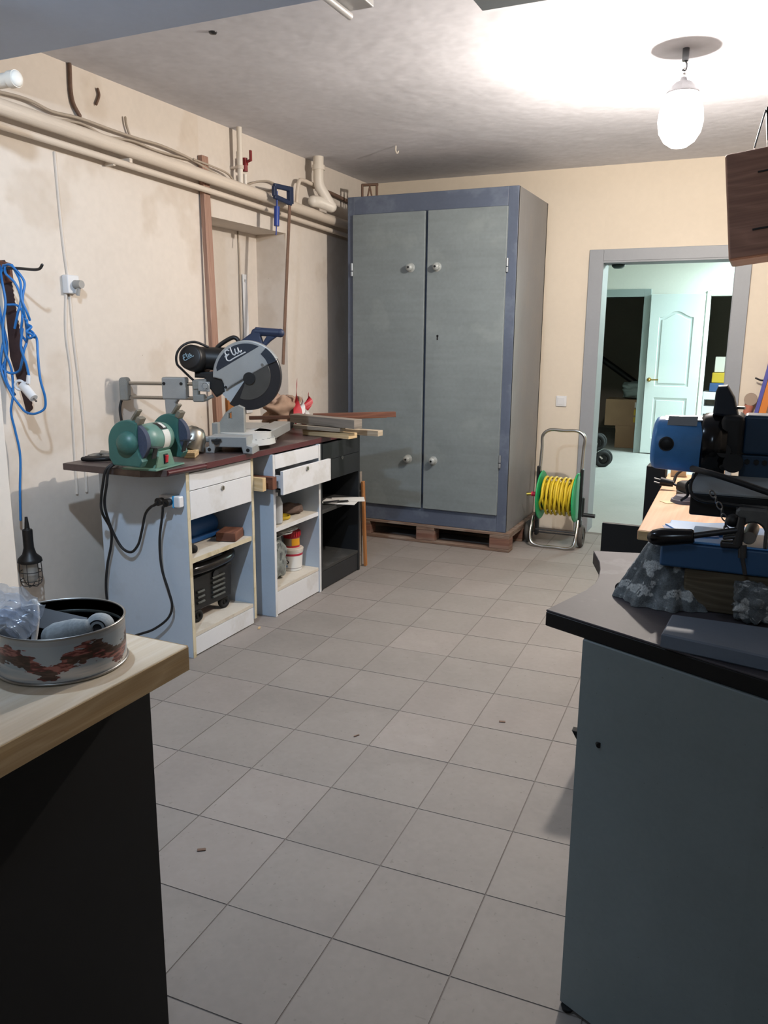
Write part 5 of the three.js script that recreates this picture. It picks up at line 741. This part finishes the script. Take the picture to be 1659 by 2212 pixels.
solo('sanding_machine', 'dark sander lying on the plank behind the pad', 'sander', [box(0.09, 0.05, 0.14, [-0.17, 0.926, -3.05], [0, 0.5, 0], 0.02), cyl(0.05, 0.05, 0.016, [-0.18, 0.909, -3.05])], M.black);
solo('wood_offcut', 'small pale offcut standing at the far end of the plank', 'offcut', box(0.06, 0.05, 0.05, [-0.262, 0.9255, -3.5], [0, 0.1, 0], 0.003), M.paleWood);
// brown box on the right with a black case on it
{
  const t = thing('wooden_box', 'brown stained wooden wall box hanging tilted at the upper right', 'box', [0.12, 1.885, -2.95], 0);
  part(t, 'body', [box(0.52, 0.318, 0.24, [0, 0, -0.01], [0, 0, 0.0], 0.008)], M.boxWood);
  part(t, 'front', [box(0.515, 0.313, 0.014, [0, 0, 0.115], [0, 0, 0], 0.006)], M.boxWood);
  part(t, 'slot', [box(0.2, 0.006, 0.004, [-0.09, -0.075, 0.123], [0, 0, 0.02], 0.001), box(0.2, 0.005, 0.004, [-0.07, 0.09, 0.123], [0, 0, 0.02], 0.001)], M.black);
  part(t, 'hanger', [box(0.02, 0.66, 0.03, [0.06, 0.46, -0.06], [0, 0, -0.125], 0.002), box(0.02, 0.64, 0.03, [0.22, 0.44, -0.06], [0, 0, -0.125], 0.002)], M.darkSteel);
  t.rotation.z = 0.125;
}
solo('black_case', 'black case with a bright edge standing on the brown box', 'case', [box(0.14, 0.1, 0.16, [0.02, 2.105, -2.95], [0, 0, 0.125], 0.006)], M.black);
solo('metal_strip', 'thin bright metal strip leaning on the black case', 'strip', box(0.005, 0.11, 0.02, [-0.066, 2.08, -2.87], [0, 0, -0.2], 0.001), M.steel);
// tools on the back wall right of the doorway
solo('wall_hook', 'small dark hook on the back wall right of the doorway', 'hook', tube([[0.05, 1.192, ZB], [0.04, 1.19, ZB + 0.04], [0.02, 1.192, ZB + 0.06], [-0.012, 1.205, ZB + 0.065]], 0.006), M.darkSteel);
solo('wooden_level', 'orange wooden strip with a violet blue edge leaning right of the doorway', 'strip', [xf(box(0.045, 0.75, 0.03, [0, 0, 0]), [0.055, 1.0, ZB + 0.07], [0, 0, -0.16])], M.orange);
solo('wooden_strip', 'violet blue strip leaning along the orange strip', 'strip', [xf(box(0.025, 0.75, 0.028, [0, 0, 0]), [0.017, 1.0, ZB + 0.07], [0, 0, -0.16])], plain(0x4d4f9a, 0.6));
{ const t = thing('mallet', 'small round headed tool with a reddish handle hanging right of the doorway', 'tool', [-0.03, 1.03, ZB + 0.03]); part(t, 'head', [cyl(0.042, 0.042, 0.05, [0, 0.03, 0], [90 * DEG, 0, 0], 24)], plain(0x9a8878, 0.7)); part(t, 'handle', rod([-0.005, -0.01, 0], [-0.03, -0.16, 0.0], 0.03, 14, 0.024), plain(0xb06c58, 0.6), 'reddish handle'); }

// ------------------------------------------------------------------ things in the room beyond
{
  const t = thing('hand_truck', 'hand truck with clustered black wheels standing behind the doorway jamb', 'hand truck', [-1.68, 0, -9.55]);
  for (const z of [-0.06, 0.06]) for (let k = 0; k < 3; k++) { const a = (90 + 120 * k - 8) * DEG; part(t, 'wheel', [xf(flat(new THREE.TorusGeometry(0.075, 0.026, 12, 28)), [0.0 + 0.12 * Math.cos(a) + 0.03, 0.165 + 0.118 * Math.sin(a), z + 0.0], [0, 0.5, 0]), cyl(0.05, 0.05, 0.02, [0.03 + 0.12 * Math.cos(a), 0.165 + 0.118 * Math.sin(a), z], [90 * DEG, 0, 0])], M.blackRubber); }
  for (const z of [-0.06, 0.06]) part(t, 'spider', [0, 1, 2].map((k) => { const a = (90 + 120 * k - 8) * DEG; return rod([0.03, 0.165, z], [0.03 + 0.12 * Math.cos(a), 0.165 + 0.118 * Math.sin(a), z], 0.02, 8); }), M.steel);
  part(t, 'frame', [rod([0.0, 0.165, -0.1], [-0.02, 0.165, 0.1], 0.012), tube([[-0.04, 0.165, -0.05], [-0.3, 0.9, -0.1], [-0.38, 1.15, -0.1]], 0.014), tube([[-0.04, 0.165, 0.05], [-0.3, 0.9, 0.25], [-0.38, 1.15, 0.25]], 0.014), rod([-0.38, 1.15, -0.1], [-0.38, 1.15, 0.25], 0.014)], M.steel);
}
const carton = (n, l, p, s, m, r = 0) => { const t = thing(n, l, 'box', p, r); part(t, 'carton', box(s[0], s[1], s[2], [0, s[1] / 2, 0], [0, 0, 0], 0.006), m); return t; };
{ const a = carton('carton', 'lower brown carton stacked in the dark left doorway beyond', [-1.52, 0, -11.55], [0.42, 0.3, 0.4], M.cardboard, 0.1); part(a, 'tape', box(0.425, 0.05, 0.405, [0, 0.28, 0], [0, 0, 0], 0), M.cardboard);
  const b = carton('carton', 'upper brown carton with yellow labels in the dark left doorway beyond', [-1.6, 0.301, -11.55], [0.55, 0.36, 0.4], M.cardboard, 0.05); part(b, 'label', [box(0.05, 0.08, 0.003, [0.13, 0.19, 0.2], [0, 0, 0], 0), box(0.05, 0.07, 0.003, [0.13, 0.09, 0.2], [0, 0, 0], 0)], M.yellow, 'yellow label'); part(b, 'label', box(0.06, 0.07, 0.003, [0.14, 0.29, 0.2], [0, 0, 0], 0), M.paper, 'white label'); }
solo('plastic_sack', 'greyish plastic sack on top of the cartons in the dark doorway', 'sack', xf(crumple(0.4, 0.24, 0.3, 66, 0.4), [-1.5, 0.662, -11.55]), plain(0x6d7a78, 0.5));
solo('wooden_beam', 'dark beam leaning diagonally in the dark left doorway beyond', 'beam', rod([-2.3, 1.3, -12.3], [-1.4, 0.7, -12.25], 0.045, 4), M.black);
{
  const t = thing('shelf_rack', 'pale shelf rack standing in the right dark room beyond', 'shelf', [-0.35, 0, -11.7]);
  for (const y of [0.35, 0.55, 0.74]) part(t, 'shelf', box(0.75, 0.1, 0.4, [0.1, y, 0], [0, 0, 0], 0.004), M.white);
  for (const x of [-0.28, 0.46]) part(t, 'upright', box(0.02, 0.79, 0.4, [x, 0.395, 0], [0, 0, 0], 0.002), M.white);
  carton('carton', 'blue and yellow carton on the pale rack in the right dark room', [-0.42, 0.795, -11.65], [0.3, 0.11, 0.25], M.blueBox); const y = carton('carton', 'yellow carton standing on the blue one in the right dark room', [-0.45, 0.91, -11.65], [0.2, 0.13, 0.22], M.yellow); const w = carton('carton', 'grey blue carton beside the yellow one in the right dark room', [-0.22, 0.91, -11.65], [0.2, 0.15, 0.22], plain(0x5a6a88, 0.7));
  carton('carton', 'left of two tall white cartons at the top of the rack', [-0.47, 1.045, -11.68], [0.12, 0.2, 0.2], M.offWhite); carton('carton', 'right of two tall white cartons at the top of the rack', [-0.24, 1.065, -11.68], [0.14, 0.19, 0.2], M.offWhite);
}

// crumbs on the floor
[['small dark wood chip on the floor tile nearest the desk side', -0.772, -2.797, 0.3], ['thin brown wood splinter on the floor in mid room', -1.231, -2.454, 1.1], ['tiny dark crumb on a tile near the left bench', -1.329, -1.652, 0.6], ['pale broken chip on the floor by the near cabinet plinth', -2.187, -3.253, 2]].forEach(([l, x, z, r], i) => solo('wood_chip', l, 'chip', box(i === 3 ? 0.03 : 0.024, 0.003, i === 1 ? 0.006 : 0.011, [x, 0.0022, z], [0, r, 0], 0.001), i === 3 ? M.paleWood : M.rust));
// ------------------------------------------------------------------ finish
const groups = { timber_piece: 'loose timber heaped on the worktop', bolt: 'bolts lying in the round tin', wall_cable: 'cables along the left wall', shelf_cabinet: 'shelf cabinets under the red worktop', carton: 'cartons in the dark rooms beyond', wood_chip: 'crumbs on the tiled floor', power_cable: 'black power cables', dusty_cone: 'grey cones in the round tin', dusty_cloth: 'dusty cloths under the blue machine', offcut_block: 'wood offcuts behind the grinder', timber_offcut: 'timber ends between the white cabinets', wooden_lath: 'laths leaning by the black cabinet', heating_pipe: 'pipes along the left wall', paper_sheet: 'papers in the black cabinet', pedestal: 'black pedestals behind the desk', plastic_bag: 'plastic bags in the middle cabinet' };
for (const o of scene.children) { const k = o.name.replace(/_\d{3}$/, ''); if (o.userData.label && groups[k]) o.userData.group = groups[k]; }
scene.traverse((o) => { if (o.isMesh) { o.castShadow = true; o.receiveShadow = true; } });
renderer.render(scene, camera);
